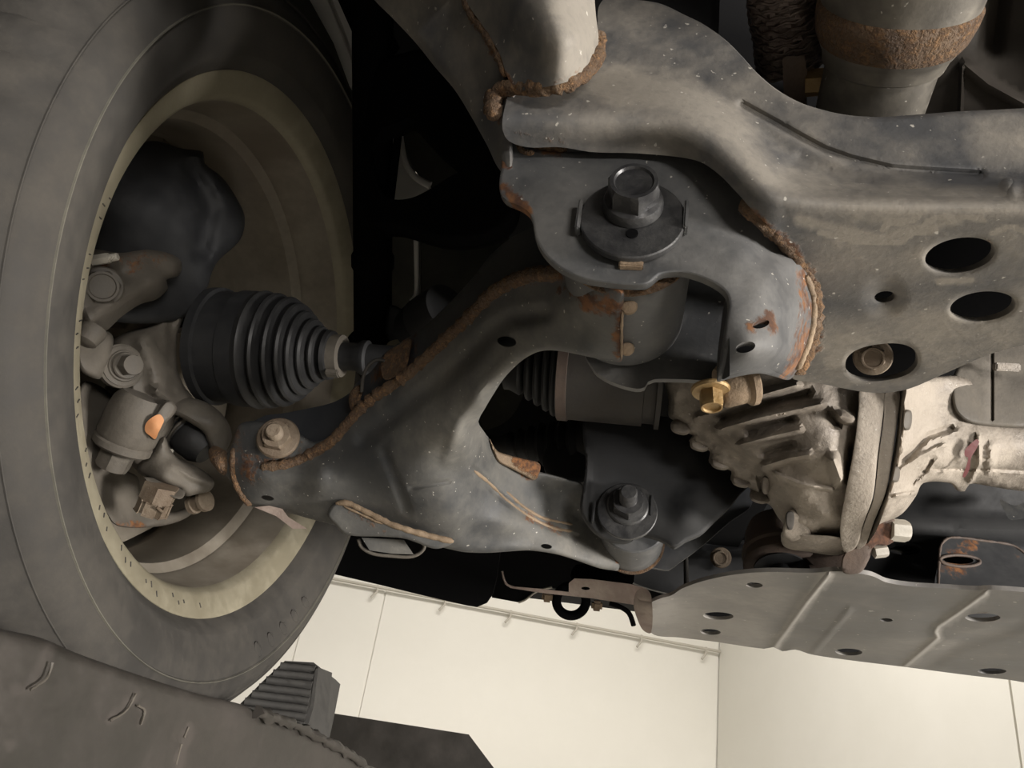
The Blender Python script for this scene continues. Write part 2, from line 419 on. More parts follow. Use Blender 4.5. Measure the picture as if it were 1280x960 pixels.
for a, b in zip(ss[:-1], ss[1:]):
    p0 = corner-dirw*(a+.006); p1 = corner-dirw*(b-.006); V = []
    for off in (.001, .012):
        for p in (p0, p1):
            for z in (FL+.02, CE-.02): V.append((p[0]+nw[0]*off, p[1]+nw[1]*off, z))
    mkobj('panel', V, [(0, 2, 3, 1), (4, 5, 7, 6), (0, 1, 5, 4), (2, 6, 7, 3), (1, 3, 7, 5), (0, 4, 6, 2)], m_wall, wb, False)
r_ = ray(1272, 900); tt = (corner[:2]@n2w[:2])/(r_[:2]@n2w[:2]); sr = float((r_[:2]*tt-corner[:2])@nw[:2])
for a, b in ((.014, sr), (sr, sr+1.22), (sr+1.22, sr+2.44)):
    p0 = corner+nw*(a+.006); p1 = corner+nw*(b-.006); V = []
    for off in (.001, .012):
        for p in (p0, p1):
            for z in (FL+.02, CE-.02): V.append((p[0]+n2w[0]*off, p[1]+n2w[1]*off, z))
    mkobj('panel', V, [(0, 2, 3, 1), (4, 5, 7, 6), (0, 1, 5, 4), (2, 6, 7, 3), (1, 3, 7, 5), (0, 4, 6, 2)], m_wall, wr, False)
fl = box('floor', (-6, -6, -.1), (7, 8, 0), m_floor); fl['kind'] = 'structure'
ce = box('ceiling', (-6, -6, CE), (7, 8, CE+.1), m_ceil); ce['kind'] = 'structure'
rail = empty('wall_rail', (*(A[:2]+nw[:2]*.05), A[2]), 'thin grey rail with short hooks running along the white back wall', 'rail')
p0 = corner-dirw*3.2; p1 = corner-dirw*.02; zr = CH+HR
tube('pipe', [np.array([*(p0[:2]+nw[:2]*.05), zr]), np.array([*(p1[:2]+nw[:2]*.05), zr])], .010, m_trim, rail)
for px, py in ((472, 735), (556, 750), (637, 766), (719, 782), (799, 797), (879, 812)):
    s = seam_s(px, py); p = corner-dirw*s+nw*.05
    tube('hook', [np.array([p[0], p[1], zr+.012]), np.array([p[0], p[1], zr-.03]), np.array([p[0]-dirw[0]*.03, p[1]-dirw[1]*.03, zr-.075])], .008, m_trim, rail, 8)

# ------------------------------------------------------------------ lift runway, chock, far beam
rw = empty('lift_runway', W(-.28, .6, -.05), 'black scarred steel runway of the car lift under the tyre', 'lift runway')
edge = [(-260, 712), (-60, 768), (0, 786), (50, 797), (100, 818), (180, 846), (250, 868), (300, 880), (328, 892), (352, 900), (372, 908), (398, 922), (428, 937), (450, 952), (520, 985), (520, 1060), (-60, 1060), (-260, 1060)]
relief('side_beam', edge, [dX(-60, 768, -.285), dX(0, 1000, -.28), dX(300, 900, -.28), dX(500, 1000, -.28), dX(450, 960, -.278)], m_run, rw, thick=.02, g=8, noise=.0003, rnd=(14, .010),
       wear=[('g', [(62, 805), (40, 860), (20, 862)], 9, .9), ('g', [(170, 868), (138, 900)], 6, 1.6), ('g', [(180, 885), (176, 905)], 6, 1.3), ('g', [(237, 910), (222, 958)], 6, 2.0), ('g', [(13, 931)], 7, 1.5)], closed_smooth=True)
q = crom([(322, 890), (352, 900), (372, 908), (398, 922), (428, 937), (455, 955)], False, 4)
dd = np.array([dX(x, y, -.277)[2] for x, y in q])
tube('weld_bead', unp(q, dd), .0042*(1+.2*rng.normal(size=len(q))), m_run, rw, 9, .16)
for pa in ([(66, 828), (58, 848), (38, 862)], [(170, 867), (158, 888), (138, 901)], [(172, 882), (181, 888), (176, 906)], [(236, 909), (230, 922)], [(227, 930), (220, 956)]):
    q = crom(pa, False, 4); dd = np.array([dX(x, y, -.2795)[2] for x, y in q]); tube('scrape_ridge', unp(q, dd), .0007, m_cast, rw, 7, .2)
box('deck', W(-.78, -1.6, -.075), W(-.285, 1.05, -.034), m_run, rw)
ck = empty('wheel_chock', W(-.37, .9, -.03), 'ribbed black rubber wheel chock wedged against the tyre', 'wheel chock')
face = [(356, 826), (392, 828), (398, 834), (390, 868), (378, 916), (340, 912), (285, 905), (300, 880), (330, 850)]
rel, cdep = relief('wedge', face, [(356, 826, .885), (396, 832, .885), (380, 915, .80), (300, 880, .81), (290, 905, .80)], m_chock, ck, thick=.09, tdir=(0, 1, -.1), g=6, closed_smooth=False)
for i in range(8):
    t = i/7.0; a = np.array([350-62*t, 832+62*t]); b = np.array([394-14*t, 836+70*t])
    q = lin([tuple(a), tuple(b)], False, 6); p = unp(q, cdep(q)-.0015)
    tube('rib', p, .0048, m_chock, ck, 8, .03, flat=.8)
relief('side_plate', [(398, 834), (392, 884), (379, 926), (374, 924), (388, 880), (394, 837)], [(398, 834, .88), (380, 920, .795), (392, 884, .83)], m_chock, ck, thick=.05, tdir=(0, 1, 0), g=6, closed_smooth=False)
fb = empty('lift_cross_beam', P(500, 940, 1.35), 'plain dark grey lift beam end low in front of the white wall', 'lift beam')
relief('beam_face', [(374, 885), (586, 918), (640, 990), (640, 1040), (374, 1040)], [dY(374, 885, 1.40), dY(586, 918, 1.40), dY(500, 1000, 1.40)], m_run, fb, thick=.5, tdir=(-.2, 1, 0), g=14, closed_smooth=False)

# ------------------------------------------------------------------ wheel
WC = M@np.array([-.2272, -.0309, .6858])+np.array([0, 0, CH]); EX = np.array([1.0, 0, 0])
wh = empty('road_wheel', WC-np.array([.1, 0, .33]), 'dusty road wheel with black tyre and khaki rim seen from its inner side', 'wheel')
tp = [(-.006, .229), (.002, .2345), (.007, .2385), (.013, .244), (.0135, .2455), (.018, .254), (.022, .264), (.0238, .2735), (.0238, .2775), (.0252, .279), (.0238, .2805), (.0225, .288), (.0195, .296), (.0150, .3005), (.0163, .302), (.0140, .3035),
      (.008, .310), (-.002, .3185), (-.014, .3245), (-.03, .3275), (-.046, .329), (-.048, .322), (-.056, .322), (-.058, .3295), (-.096, .3305), (-.098, .323), (-.106, .323), (-.108, .3305), (-.146, .3295), (-.148, .322), (-.156, .322), (-.158, .329), (-.19, .326), (-.208, .315), (-.22, .29), (-.22, .262), (-.205, .24), (-.196, .229)]
def treadmod(i, t, r):
    if 17 <= i <= 19 or i in (20, 23, 24, 27, 28, 31, 32):
        return r-(.0045 if (int(t/(2*math.pi)*288) % 4) == 0 else 0)
    return r
ty = lathe('tyre', WC, EX, tp, m_rubber, wh, n=288, mod=treadmod, cap=False, closed=True)
lathe('sidewall_rib', WC, EX, [(.0240, .2781), (.0257, .2787), (.0257, .2793), (.0240, .2799)], m_rib, ty, 200, closed=True, cap=False)
lathe('sidewall_rib', WC, EX, [(.0152, .3013), (.0167, .3018), (.0165, .3024), (.0148, .3027)], m_rubber, ty, 200, closed=True, cap=False)
def wp(s, r, ang): return WC+EX*s+np.array([0, math.cos(ang), math.sin(ang)])*r
for i in range(5):                                                      # raised oval characters, too worn to read
    a0 = math.radians(-43-5.2*i); pts = []
    for k in range(18):
        t = 2*math.pi*k/18; r = .267+.0075*math.sin(t); pts.append(wp(.0222+.0012*math.sin(t)+.0002, r, a0+.017*math.cos(t)+.010*math.sin(t)))
    tube('sidewall_character', pts, .00055, m_rubber, ty, 6, 0, True)
rp = [(-.012, .232), (-.002, .2348), (.0015, .2335), (.001, .231), (-.0055, .2165), (-.0085, .2135), (-.016, .2105), (-.045, .206), (-.052, .2035), (-.056, .2035), (-.064, .196), (-.115, .193), (-.125, .199), (-.16, .206), (-.19, .212), (-.194, .218),
      (-.19, .222), (-.15, .212), (-.12, .206), (-.06, .203), (-.02, .222)]
def tonemat(o, fn, mats):
    me = o.data
    for m_ in mats[1:]: me.materials.append(m_)
    for p in me.polygons: p.material_index = fn(p.center)
rim = lathe('rim', WC, EX, rp, m_lip, wh, n=160, closed=True, cap=False)
tonemat(rim, lambda c: 0 if c[0]-WC[0] > -.0125 else 1, [m_lip, m_barrel])
for k in range(5):                                                      # broad spokes at the outer side of the rim
    a = 2*math.pi*k/5+.3; V = []
    for s in (-.175, -.135):
        for r, h in ((.03, .5), (.12, .30), (.205, .33)):
            for sg in (-1, 1): V.append(wp(s+(.02 if r < .1 else 0), r, a+sg*h))
    Fc = []
    for i in range(2):
        Fc += [(2*i, 2*i+1, 2*i+3, 2*i+2), (6+2*i, 8+2*i, 9+2*i, 7+2*i), (2*i, 2*i+2, 8+2*i, 6+2*i), (2*i+1, 7+2*i, 9+2*i, 2*i+3)]
    Fc += [(0, 6, 7, 1), (4, 5, 11, 10)]
    mkobj('spoke', V, Fc, m_barrel, wh, True, 30)
lathe('hub_cap', WC+EX*-.20, EX, [(0, .035), (.01, .07), (.05, .075), (.06, .06)], m_barrel, wh, 40)
for i in range(46):                                                     # casting ticks on the lip
    a = math.radians(-176+i*2.15)
    if (i*7) % 5 in (1, 3): continue
    r = .2185+.006*((i*37) % 10)/10; L_ = .0025+.002*((i*13) % 7)/7
    pts = [wp(-.0046+(r-.2185)*.43+.0003, r, a), wp(-.0046+(r+L_-.2185)*.43+.0003, r+L_, a+.004)]
    tube('stamp_mark', pts, .0005, m_castdk, rim, 5)

# ------------------------------------------------------------------ brake disc shield, caliper, knuckle
bs = empty('brake_dust_shield', P(200, 300, .66), 'dark round brake shield inside the upper half of the wheel', 'brake shield')
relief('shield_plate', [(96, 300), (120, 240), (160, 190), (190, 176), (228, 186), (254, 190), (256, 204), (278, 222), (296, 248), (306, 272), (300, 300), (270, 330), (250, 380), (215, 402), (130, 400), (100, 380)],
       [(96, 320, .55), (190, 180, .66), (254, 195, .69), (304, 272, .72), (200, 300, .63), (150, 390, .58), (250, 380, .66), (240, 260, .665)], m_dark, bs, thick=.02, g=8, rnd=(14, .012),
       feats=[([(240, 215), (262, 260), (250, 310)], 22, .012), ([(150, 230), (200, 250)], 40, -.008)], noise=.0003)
lo = empty('brake_shield_skirt', P(190, 630, .70), 'pale grey lower edge of the brake shield below the castle nut', 'brake shield')
relief('skirt_plate', [(104, 478), (140, 494), (140, 520), (128, 556), (150, 585), (172, 596), (178, 625), (212, 640), (240, 630), (262, 618), (252, 632), (228, 650), (190, 659), (146, 657), (132, 640), (104, 600), (96, 540)],
       [(110, 490, .60), (100, 600, .57), (150, 600, .66), (190, 655, .68), (255, 628, .72), (140, 520, .62), (212, 640, .69)], m_cast, lo, thick=.004, g=7, rnd=(8, .006),
       wear=[('r', [(146, 655), (180, 656)], 9, .5), ('g', [(120, 570), (150, 620), (220, 648)], 40, .9)])
cal = empty('brake_caliper', P(160, 360, .60), 'rust-stained cast brake caliper beside the rim above the knuckle bolt', 'brake caliper')
relief('caliper_body', [(98, 330), (110, 312), (150, 316), (185, 312), (215, 318), (227, 328), (224, 344), (208, 350), (210, 360), (196, 374), (176, 380), (152, 396), (132, 414), (118, 416), (104, 404), (96, 380)],
       [(98, 340, .52), (150, 320, .565), (220, 330, .61), (205, 365, .60), (150, 370, .555), (120, 414, .545), (110, 395, .53)], m_cast, cal, thick=.05, g=6, rnd=(10, .012),
       feats=[([(118, 400), (150, 374), (190, 352)], 22, -.010), ([(130, 345), (150, 340)], 18, .008)], wear=[('r', [(130, 330), (200, 322)], 32, .42), ('g', [(140, 385), (200, 345)], 25, .6)])
a = P(140, 322, .535); b = P(116, 326, .535)
hexbolt('bleed_nipple', b, a-b, .004, .012, m_whitebolt, cal, stud=(.0028, .006))
hexbolt('slide_bolt', P(128, 358, .538), -ray(120, 350), .012, .010, m_cast, cal, rfl=.014)
lathe('hose_port', P(118, 410, .535), P(108, 424, .53)-P(118, 410, .535), [(0, .009), (.004, .0095), (.012, .008), (.014, .005)], m_cast, cal, 20)
relief('lower_lug', [(100, 400), (116, 408), (140, 418), (140, 440), (132, 460), (124, 474), (100, 462), (94, 430)], [(100, 400, .555), (136, 430, .575), (110, 465, .56)], m_cast, cal, thick=.03, g=6, rnd=(8, .008), wear=[('g', [(115, 440)], 30, .8)])

kn = empty('steering_knuckle', P(190, 520, .64), 'grey cast steering knuckle with bolts and a castle nut inside the wheel', 'steering knuckle')
relief('knuckle_body', [(140, 428), (160, 414), (184, 408), (206, 390), (224, 372), (232, 385), (222, 420), (222, 460), (230, 482), (242, 498), (250, 520), (236, 520), (222, 512), (216, 536), (204, 552), (198, 566), (200, 590), (186, 598), (172, 590), (160, 575), (140, 560), (144, 500), (158, 490), (148, 478), (138, 460)],
       [(140, 440, .605), (170, 455, .60), (220, 390, .64), (222, 450, .635), (240, 505, .645), (180, 490, .605), (150, 540, .60), (200, 540, .615), (185, 590, .625)], m_cast, kn, thick=.05, g=6, rnd=(12, .014),
       feats=[([(180, 425), (196, 460), (200, 490)], 22, -.010), ([(215, 400), (214, 450)], 10, .006), ([(195, 488), (214, 500)], 10, -.006)], noise=.0003)
A0 = P(150, 458, .592); ax = P(176, 455, .572)-A0
lathe('bushing_washer', A0-ax*.12, ax, [(0, .0165), (.0035, .0172), (.0075, .0172), (.0085, .0155), (.0095, .0155), (.0105, .0125), (.012, .0118)], m_cast, kn, 40)
hexbolt('pinch_bolt', A0+ax/np.linalg.norm(ax)*.010, ax, .0085, .012, m_cast, kn, rfl=.0105, dish=False)
A0 = P(180, 500, .60); B0 = P(152, 558, .60); ax = B0-A0
lathe('lower_boss', A0, ax, [(-.004, .018), (.004, .0215), (.012, .0225), (.032, .0225), (.035, .021), (.0365, .0225), (.041, .0225), (.043, .020)], m_cast, kn, 40)
hexbolt('lower_boss_nut', A0+ax/np.linalg.norm(ax)*.0425, ax, .0132, .017, m_cast, kn, turn=.35)
relief('marked_lug', [(179, 532), (183, 525), (192, 519), (206, 502), (214, 501), (221, 509), (219, 516), (211, 525), (203, 533), (199, 543), (194, 550), (188, 546), (181, 540)],
       [(180, 532, .584), (192, 520, .583), (214, 503, .59), (220, 514, .594), (194, 548, .588), (200, 530, .584)], m_cast, kn, thick=.018, g=4, rnd=(4, .004))
relief('paint_dab', [(181, 534), (184, 527), (193, 520), (200, 518), (205, 525), (202, 533), (198, 541), (194, 549), (188, 545), (182, 540)], [(180, 532, .5822), (194, 520, .5812), (204, 524, .584), (194, 548, .5862), (194, 534, .581)], m_orange, kn, thick=.0008, g=3.5, noise=.0001, label='orange paint dab')
relief('tie_rod_yoke', [(214, 500), (236, 497), (256, 502), (274, 514), (286, 530), (290, 546), (284, 562), (276, 574), (266, 566), (258, 548), (254, 540), (240, 530), (222, 520), (210, 516)],
       [(214, 505, .628), (250, 500, .64), (285, 535, .65), (275, 570, .64), (256, 540, .63), (235, 515, .625), (268, 530, .632)], m_cast, kn, thick=.03, g=5, rnd=(9, .010))
A0 = P(222, 530, .66); B0 = P(250, 556, .655)
lathe('joint_boot', A0, B0-A0, [(-.004, .018), (.004, .019), (.006, .0165), (.009, .0185), (.012, .0165), (.016, .018), (.03, .0165), (.038, .012)], m_boot, kn, 32)
for s in (.003, .0085):
    lathe('boot_clip', A0+(B0-A0)/np.linalg.norm(B0-A0)*s, B0-A0, [(0, .0192), (.0012, .0198), (.0024, .0192)], m_cast, kn, 32)
relief('ball_joint_arm', [(198, 552), (206, 545), (212, 560), (222, 572), (244, 582), (262, 594), (268, 604), (262, 614), (246, 618), (232, 620), (226, 612), (205, 604), (184, 596), (172, 588), (172, 574), (190, 566)],
       [(205, 550, .615), (222, 575, .622), (265, 604, .635), (230, 618, .62), (180, 585, .615), (210, 592, .605)], m_cast, kn, thick=.035, g=5, rnd=(8, .010), feats=[([(215, 580), (240, 596), (262, 604)], 8, -.004)])
relief('nut_seat', [(180, 597), (196, 598), (214, 606), (231, 614), (229, 622), (222, 624), (206, 616), (190, 606)], [(182, 599, .60), (228, 618, .612), (205, 610, .604)], m_cast, kn, thick=.02, g=4, rnd=(3, .003))
A0 = P(203, 606, .606); B0 = P(188, 642, .606); ax = (B0-A0)/np.linalg.norm(B0-A0)
cn = hexbolt('castle_nut', A0, ax, .0140, .0145, m_rbolt, kn, turn=.2, dish=False)
_, u_, v_ = frame(ax)
for k in range(6):
    t = k*math.pi/3+.2+math.pi/6; c = A0+ax*.019+(u_*math.cos(t)+v_*math.sin(t))*.0092
    t2 = (u_*math.cos(t)+v_*math.sin(t)); obox('nut_prong', c, ax, t2, (.010, .0052, .0078), m_rbolt, cn, .0008)
lathe('ball_stud', A0+ax*.012, ax, [(0, .0065), (.011, .0065), (.0135, .0045)], m_castdk, kn, 24)
tube('cotter_pin', [P(196, 634, .592), P(203, 640, .595), P(207, 634, .60)], .0012, m_rbolt, kn, 6)
lathe('sensor_plug', P(238, 632, .66), P(256, 626, .655)-P(238, 632, .66), [(0, .006), (.002, .0085), (.006, .0085), (.0065, .007), (.012, .007), (.0145, .0095), (.018, .0095), (.019, .006)], m_rbolt, kn, 24)

# ------------------------------------------------------------------ drive shaft
ds = empty('drive_shaft', WC+EX*.05-np.array([0, 0, .05]), 'black drive shaft with ribbed rubber boots between wheel and gearbox', 'drive shaft')
AXD = EX
NCAM = np.array([0, -.882, -.471])
def ax_s(px, r=0):                                                           # distance from wheel centre along the axle for a picture column
    lo_, hi_ = -.2, 1.0
    for _ in range(50):
        m_ = (lo_+hi_)/2; c = M.T@(WC+EX*m_+NCAM*r-np.array([0, 0, CH])); x = 640+F*c[0]/c[2]
        if x < px: lo_ = m_
        else: hi_ = m_
    return lo_
R0 = .0535
s0 = ax_s(222, R0)
S = lambda px, r=.05: ax_s(px, r)-s0
A0 = WC+EX*s0
pr = [(0, .030), (.0005, R0-.004), (.002, R0), (S(238), R0), (S(240), R0-.003), (S(266), R0-.003), (S(268), R0-.001), (S(288), R0-.001)]
lathe('outer_joint', A0, EX, pr, m_dark, ds, 64)
bp = []; tops = [(292, R0), (309, R0-.0015), (327, R0-.004), (343, R0-.009), (357, R0-.0155), (371, R0-.022), (385, R0-.028)]
for i, (px, r) in enumerate(tops):
    s = S(px, r); nx = tops[i+1] if i+1 < len(tops) else (400, .022)
    bp += [(s-.0022, r-.0012), (s, r), (s+.0022, r-.0012)]
    bp.append(((s+S(nx[0], nx[1]))/2, min(r, nx[1])-.0075))
bp += [(S(398, .022), .0225), (S(404, .02), .0215), (S(406, .018), .0175), (S(418, .018), .0175)]
lathe('outer_boot', A0, EX, [(S(284), R0-.004), (S(285), R0-.001)]+bp, m_boot, ds, 64)
lathe('boot_clamp', A0, EX, [(S(405, .018), .0165), (S(405, .018)+.0005, .0188), (S(418, .018), .0188), (S(418, .018)+.0005, .0165)], m_cast, ds, 40, label='grey clamp band')
obox('clamp_ear', A0+EX*(S(413, .018)+.002)+np.array([0, -.006, -.021]), EX, (0, 1, 0), (.012, .008, .005), m_cast, ds, .001)
lathe('shaft', A0, EX, [(S(405, .012), .0125), (S(440, .012), .0125), (S(446, .015), .0155), (S(452, .015), .0155), (S(456, .012), .0125), (S(660, .012), .0125)], m_dark, ds, 32)
r1 = .039
S = lambda px, r=r1: ax_s(px, r)-s0
ib = [(S(628, .018), .018), (S(634, .018), .018)]
for i, px in enumerate((646, 658, 669, 680, 690)):
    r = (.022, .026, .030, .034, .0375)[i]; s = S(px, r); ib += [(s-.0022, r-.0012), (s, r), (s+.0022, r-.0012), (s+.0048, r-.006)]
ib += [(S(694), r1), (S(708), r1)]
lathe('inner_boot', A0, EX, ib, m_boot, ds, 64)
lathe('inner_boot_clamp', A0, EX, [(S(695), r1), (S(695)+.0003, r1+.0015), (S(708), r1+.0015), (S(708)+.0003, r1)], m_brown, ds, 64, label='tan clamp band')
lathe('inner_joint', A0, EX, [(S(706), r1-.004), (S(707), r1), (S(806), r1+.0005), (S(807), r1-.002), (S(822), r1-.002), (S(823), r1+.002), (S(829), r1+.002), (S(830), r1-.008)], m_castdk, ds, 64)

# ------------------------------------------------------------------ lower control arm
lca = empty('lower_control_arm', P(450, 600, .58), 'dark forked steel lower control arm with rusty welded seams', 'control arm')
seam = [(326, 584), (345, 582), (365, 579), (388, 568), (416, 551), (434, 531), (452, 511), (472, 494), (500, 476), (532, 449), (560, 422), (586, 398), (604, 379), (622, 363), (644, 351), (668, 343), (700, 342)]
arm = [(300, 530), (318, 526), (345, 530), (372, 540), (392, 552), (416, 543), (434, 524), (452, 504), (472, 488), (500, 470), (532, 443), (560, 416), (586, 392), (604, 373), (622, 358), (644, 346), (668, 336), (700, 336), (740, 350), (779, 362),
       (778, 389), (777, 451), (760, 451), (740, 447), (712, 441), (690, 438), (672, 440), (655, 449), (642, 460), (630, 473), (618, 491), (606, 511), (598, 527), (604, 538), (612, 549), (618, 560), (650, 585), (676, 590), (696, 595), (712, 600), (728, 606),
       (740, 640), (760, 668), (775, 688), (773, 713), (766, 713), (748, 710), (722, 701), (700, 694), (680, 690), (660, 688), (640, 689), (610, 691), (580, 690), (556, 685), (520, 676), (480, 668), (440, 660), (412, 655), (386, 648), (360, 641), (322, 635), (306, 629),
       (292, 605), (281, 592), (282, 571), (290, 556), (294, 542)]
actrl = [(300, 545, .603), (345, 545, .597), (296, 590, .607), (330, 605, .600), (320, 632, .612), (360, 638, .61), (400, 640, .602), (420, 580, .585), (400, 606, .582), (480, 662, .60), (500, 600, .556), (470, 560, .565), (520, 545, .535), (560, 640, .566), (545, 500, .52),
         (575, 470, .498), (600, 445, .478), (635, 415, .45), (690, 395, .408), (730, 410, .391), (772, 420, .379), (772, 447, .398), (735, 444, .402), (775, 374, .3535), (700, 352, .400), (720, 352, .381), (740, 366, .363), (756, 360, .3555), (650, 365, .44), (610, 395, .470), (575, 430, .50), (540, 465, .527), (490, 505, .556), (455, 535, .575), (425, 562, .588), (385, 580, .596),
         (600, 505, .488), (580, 545, .520), (563, 580, .547), (563, 610, .556), (590, 560, .545), (620, 580, .60), (610, 545, .592), (600, 620, .588), (660, 620, .628), (640, 660, .605), (700, 620, .652), (740, 660, .67), (770, 700, .665), (700, 680, .635), (620, 686, .606), (560, 684, .60), (740, 700, .652)]
shell, ad = relief('lower_shell', arm, actrl, m_arm, lca, holes=[ell(633.5, 427, 12, 6.5, 8), ell(334.5, 622.5, 8, 3, 10, 16), ell(683, 683, 7, 3, 8, 14)], thick=.004, g=5.5, rnd=(7, .006), lam=4e-3,
       feats=[([(455, 548), (500, 515), (540, 485), (580, 450), (610, 418), (640, 398), (680, 392)], 17, .006), ([(640, 445), (600, 490), (575, 530), (560, 575)], 14, -.003),
              ([(480, 565), (495, 600), (508, 635)], 10, .003), ([(513, 610), (535, 606), (560, 602)], 5, .002), ([(590, 585), (625, 620), (660, 645), (720, 672)], 7, .003),
              ([(592, 668), (630, 672), (660, 676)], 24, .005), ([(310, 590), (340, 598), (400, 590)], 18, -.004)],
       wear=[('r', [(300, 545), (310, 590), (350, 575), (376, 570)], 32, .42), ('r', seam, 9, .5), ('r', [(650, 352), (690, 348)], 20, .35), ('r', [(735, 380), (760, 385), (778, 388), (776, 445)], 20, .6), ('r', [(700, 362), (745, 372), (776, 378)], 14, .5), ('r', [(690, 346), (740, 352), (776, 362)], 12, .5), ('r', [(660, 646), (700, 665)], 14, .45), ('r', [(773, 700), (774, 690)], 9, .6), ('r', [(655, 590), (668, 597)], 12, .5),
             ('g', [(640, 440), (600, 500), (575, 540), (540, 570), (560, 470)], 55, .75), ('g', [(660, 375), (720, 400)], 40, .55), ('g', [(360, 620), (430, 620), (480, 650)], 50, .5), ('g', [(640, 660), (740, 695)], 30, .6), ('g', [(600, 470), (530, 570)], 40, .7)])
relief('top_half', arm, [(x_, y_, d_+.024) for x_, y_, d_ in actrl], m_armdk, lca, thick=.004, g=9, lam=4e-3)  # closes the arm; its dark tone stands in for shade in the holes
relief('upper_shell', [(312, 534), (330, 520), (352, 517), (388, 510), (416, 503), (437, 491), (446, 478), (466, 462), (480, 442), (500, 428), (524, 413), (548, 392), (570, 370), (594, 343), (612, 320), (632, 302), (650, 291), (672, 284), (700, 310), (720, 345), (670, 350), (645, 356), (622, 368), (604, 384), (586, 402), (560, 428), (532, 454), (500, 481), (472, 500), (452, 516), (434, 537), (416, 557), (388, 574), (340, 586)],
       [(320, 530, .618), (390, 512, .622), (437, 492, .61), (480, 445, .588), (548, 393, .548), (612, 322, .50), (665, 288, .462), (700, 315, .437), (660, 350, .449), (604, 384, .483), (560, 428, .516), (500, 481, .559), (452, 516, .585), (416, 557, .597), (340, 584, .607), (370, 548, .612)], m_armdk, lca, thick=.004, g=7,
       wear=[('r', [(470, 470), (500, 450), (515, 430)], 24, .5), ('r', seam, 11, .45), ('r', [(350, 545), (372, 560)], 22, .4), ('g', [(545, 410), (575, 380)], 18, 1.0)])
bead('seam_flange', seam, ad, .0060, m_rust, lca, -.002, 4, .14, label='rusty seam flange')
bead('rib_seam', [(592, 588), (612, 604), (634, 626), (660, 645), (690, 660), (716, 664)], ad, .0019, m_tanr, lca, 0, 4)
bead('rib_seam', [(632, 614), (655, 634), (680, 648), (716, 656)], ad, .0017, m_tanr, lca, 0, 4)
bead('end_weld', [(778, 390), (777, 410), (777, 430), (777, 449)], ad, .0009, m_tanr, lca, 0, 4)
bead('end_weld', [(292, 560), (291, 580), (294, 600), (302, 618), (314, 632)], ad, .0035, m_rust, lca, -.001, 4)
for i, (px, py, r) in enumerate(((784, 436, .0038), (786, 383, .0042))):
    lathe('weld_spot', P(px, py, .3955-.033*i), ray(px, py), [(-.003, r*.3), (-.002, r*.8), (0, r), (.005, r)], m_tanr, lca, 16)
# hooked tab on the seam with its wire clip
relief('seam_tab', [(436, 503), (438, 490), (448, 481), (455, 484), (452, 495), (447, 510), (440, 514)], [(437, 500, .588), (452, 484, .584), (445, 510, .583)], m_rust, lca, thick=.006, g=4, rnd=(4, .003))
q = crom([(452, 490), (454, 472), (460, 458), (470, 450), (480, 451), (487, 458)], False, 4)
tube('wire_clip', unp(q, np.linspace(.58, .575, len(q))), .0014, m_castdk, lca, 8)
relief('rust_patch_tab', [(480, 444), (500, 430), (514, 424), (512, 440), (508, 458), (495, 470), (482, 475), (476, 462)], [(480, 446, .578), (512, 426, .562), (508, 458, .551), (482, 474, .561)], m_rust, lca, thick=.004, g=5)
# side tab on the rear leg
relief('rear_leg_tab', [(612, 548), (616, 556), (622, 564), (640, 570), (656, 574), (675, 580), (673, 594), (668, 600), (655, 594), (640, 586), (624, 578), (618, 568)], [(612, 550, .594), (675, 582, .628), (668, 600, .626), (630, 574, .603)], m_tanr, lca, thick=.012, g=5, rnd=(3, .003), wear=[('r', [(650, 575), (672, 588)], 14, .6)])
# gusset plate below the body
gus, gd = relief('gusset_plate', [(409, 644), (416, 631), (426, 627), (438, 628), (460, 638), (480, 650), (500, 658), (540, 669), (568, 676), (563, 681), (544, 686), (520, 678), (504, 673), (480, 671), (432, 668), (418, 655)],
       [(409, 644, .585), (430, 628, .585), (500, 660, .578), (566, 678, .582), (480, 670, .580), (432, 667, .584)], m_arm, lca, thick=.004, g=5, rnd=(4, .003), wear=[('r', [(440, 640), (480, 664)], 10, .45), ('g', [(425, 650), (470, 660)], 25, .7)])
bead('gusset_weld', [(420, 629), (434, 629), (450, 636), (470, 646), (488, 655), (515, 664), (545, 672), (567, 677)], gd, .0030, m_tanr, lca, -.001, 4)
bead('gusset_weld', [(430, 633), (445, 640), (462, 648), (478, 655)], gd, .0012, m_tanr, lca, -.001, 4)
relief('stop_tab', [(452, 672), (505, 675), (517, 693), (490, 692), (462, 688)], [(452, 672, .60), (505, 675, .60), (500, 692, .60)], m_arm, lca, thick=.005, g=6, closed_smooth=False, wear=[('g', [(480, 680)], 40, .6)])
q = crom([(448, 674), (452, 684), (466, 692), (490, 695), (512, 696), (524, 692), (531, 683), (526, 677)], False, 4)
tube('stop_loop', unp(q, np.full(len(q), .604)), .0014, m_cast, lca, 8)
relief('end_strap', [(318, 634), (336, 632), (353, 636), (360, 646), (384, 661), (366, 661), (345, 645)], [(318, 634, .61), (353, 636, .605), (380, 660, .60), (345, 645, .606)], m_pink, lca, thick=.003, g=4, closed_smooth=False)
A0 = P(348, 548, .590); ax = P(337, 530, .560)-A0
hexbolt('ball_joint_nut', A0, ax, .0118, .011, m_rbolt, lca, rfl=.0165, hfl=.003, stud=(.0062, .009), turn=.5, label='rust brown flanged nut on stud')
relief('end_ear', [(261, 562), (268, 557), (276, 560), (284, 566), (288, 588), (280, 594), (270, 586), (262, 574)], [(262, 565, .615), (284, 566, .61), (284, 592, .612), (270, 580, .606)], m_rust, lca, thick=.02, g=4, rnd=(6, .006))
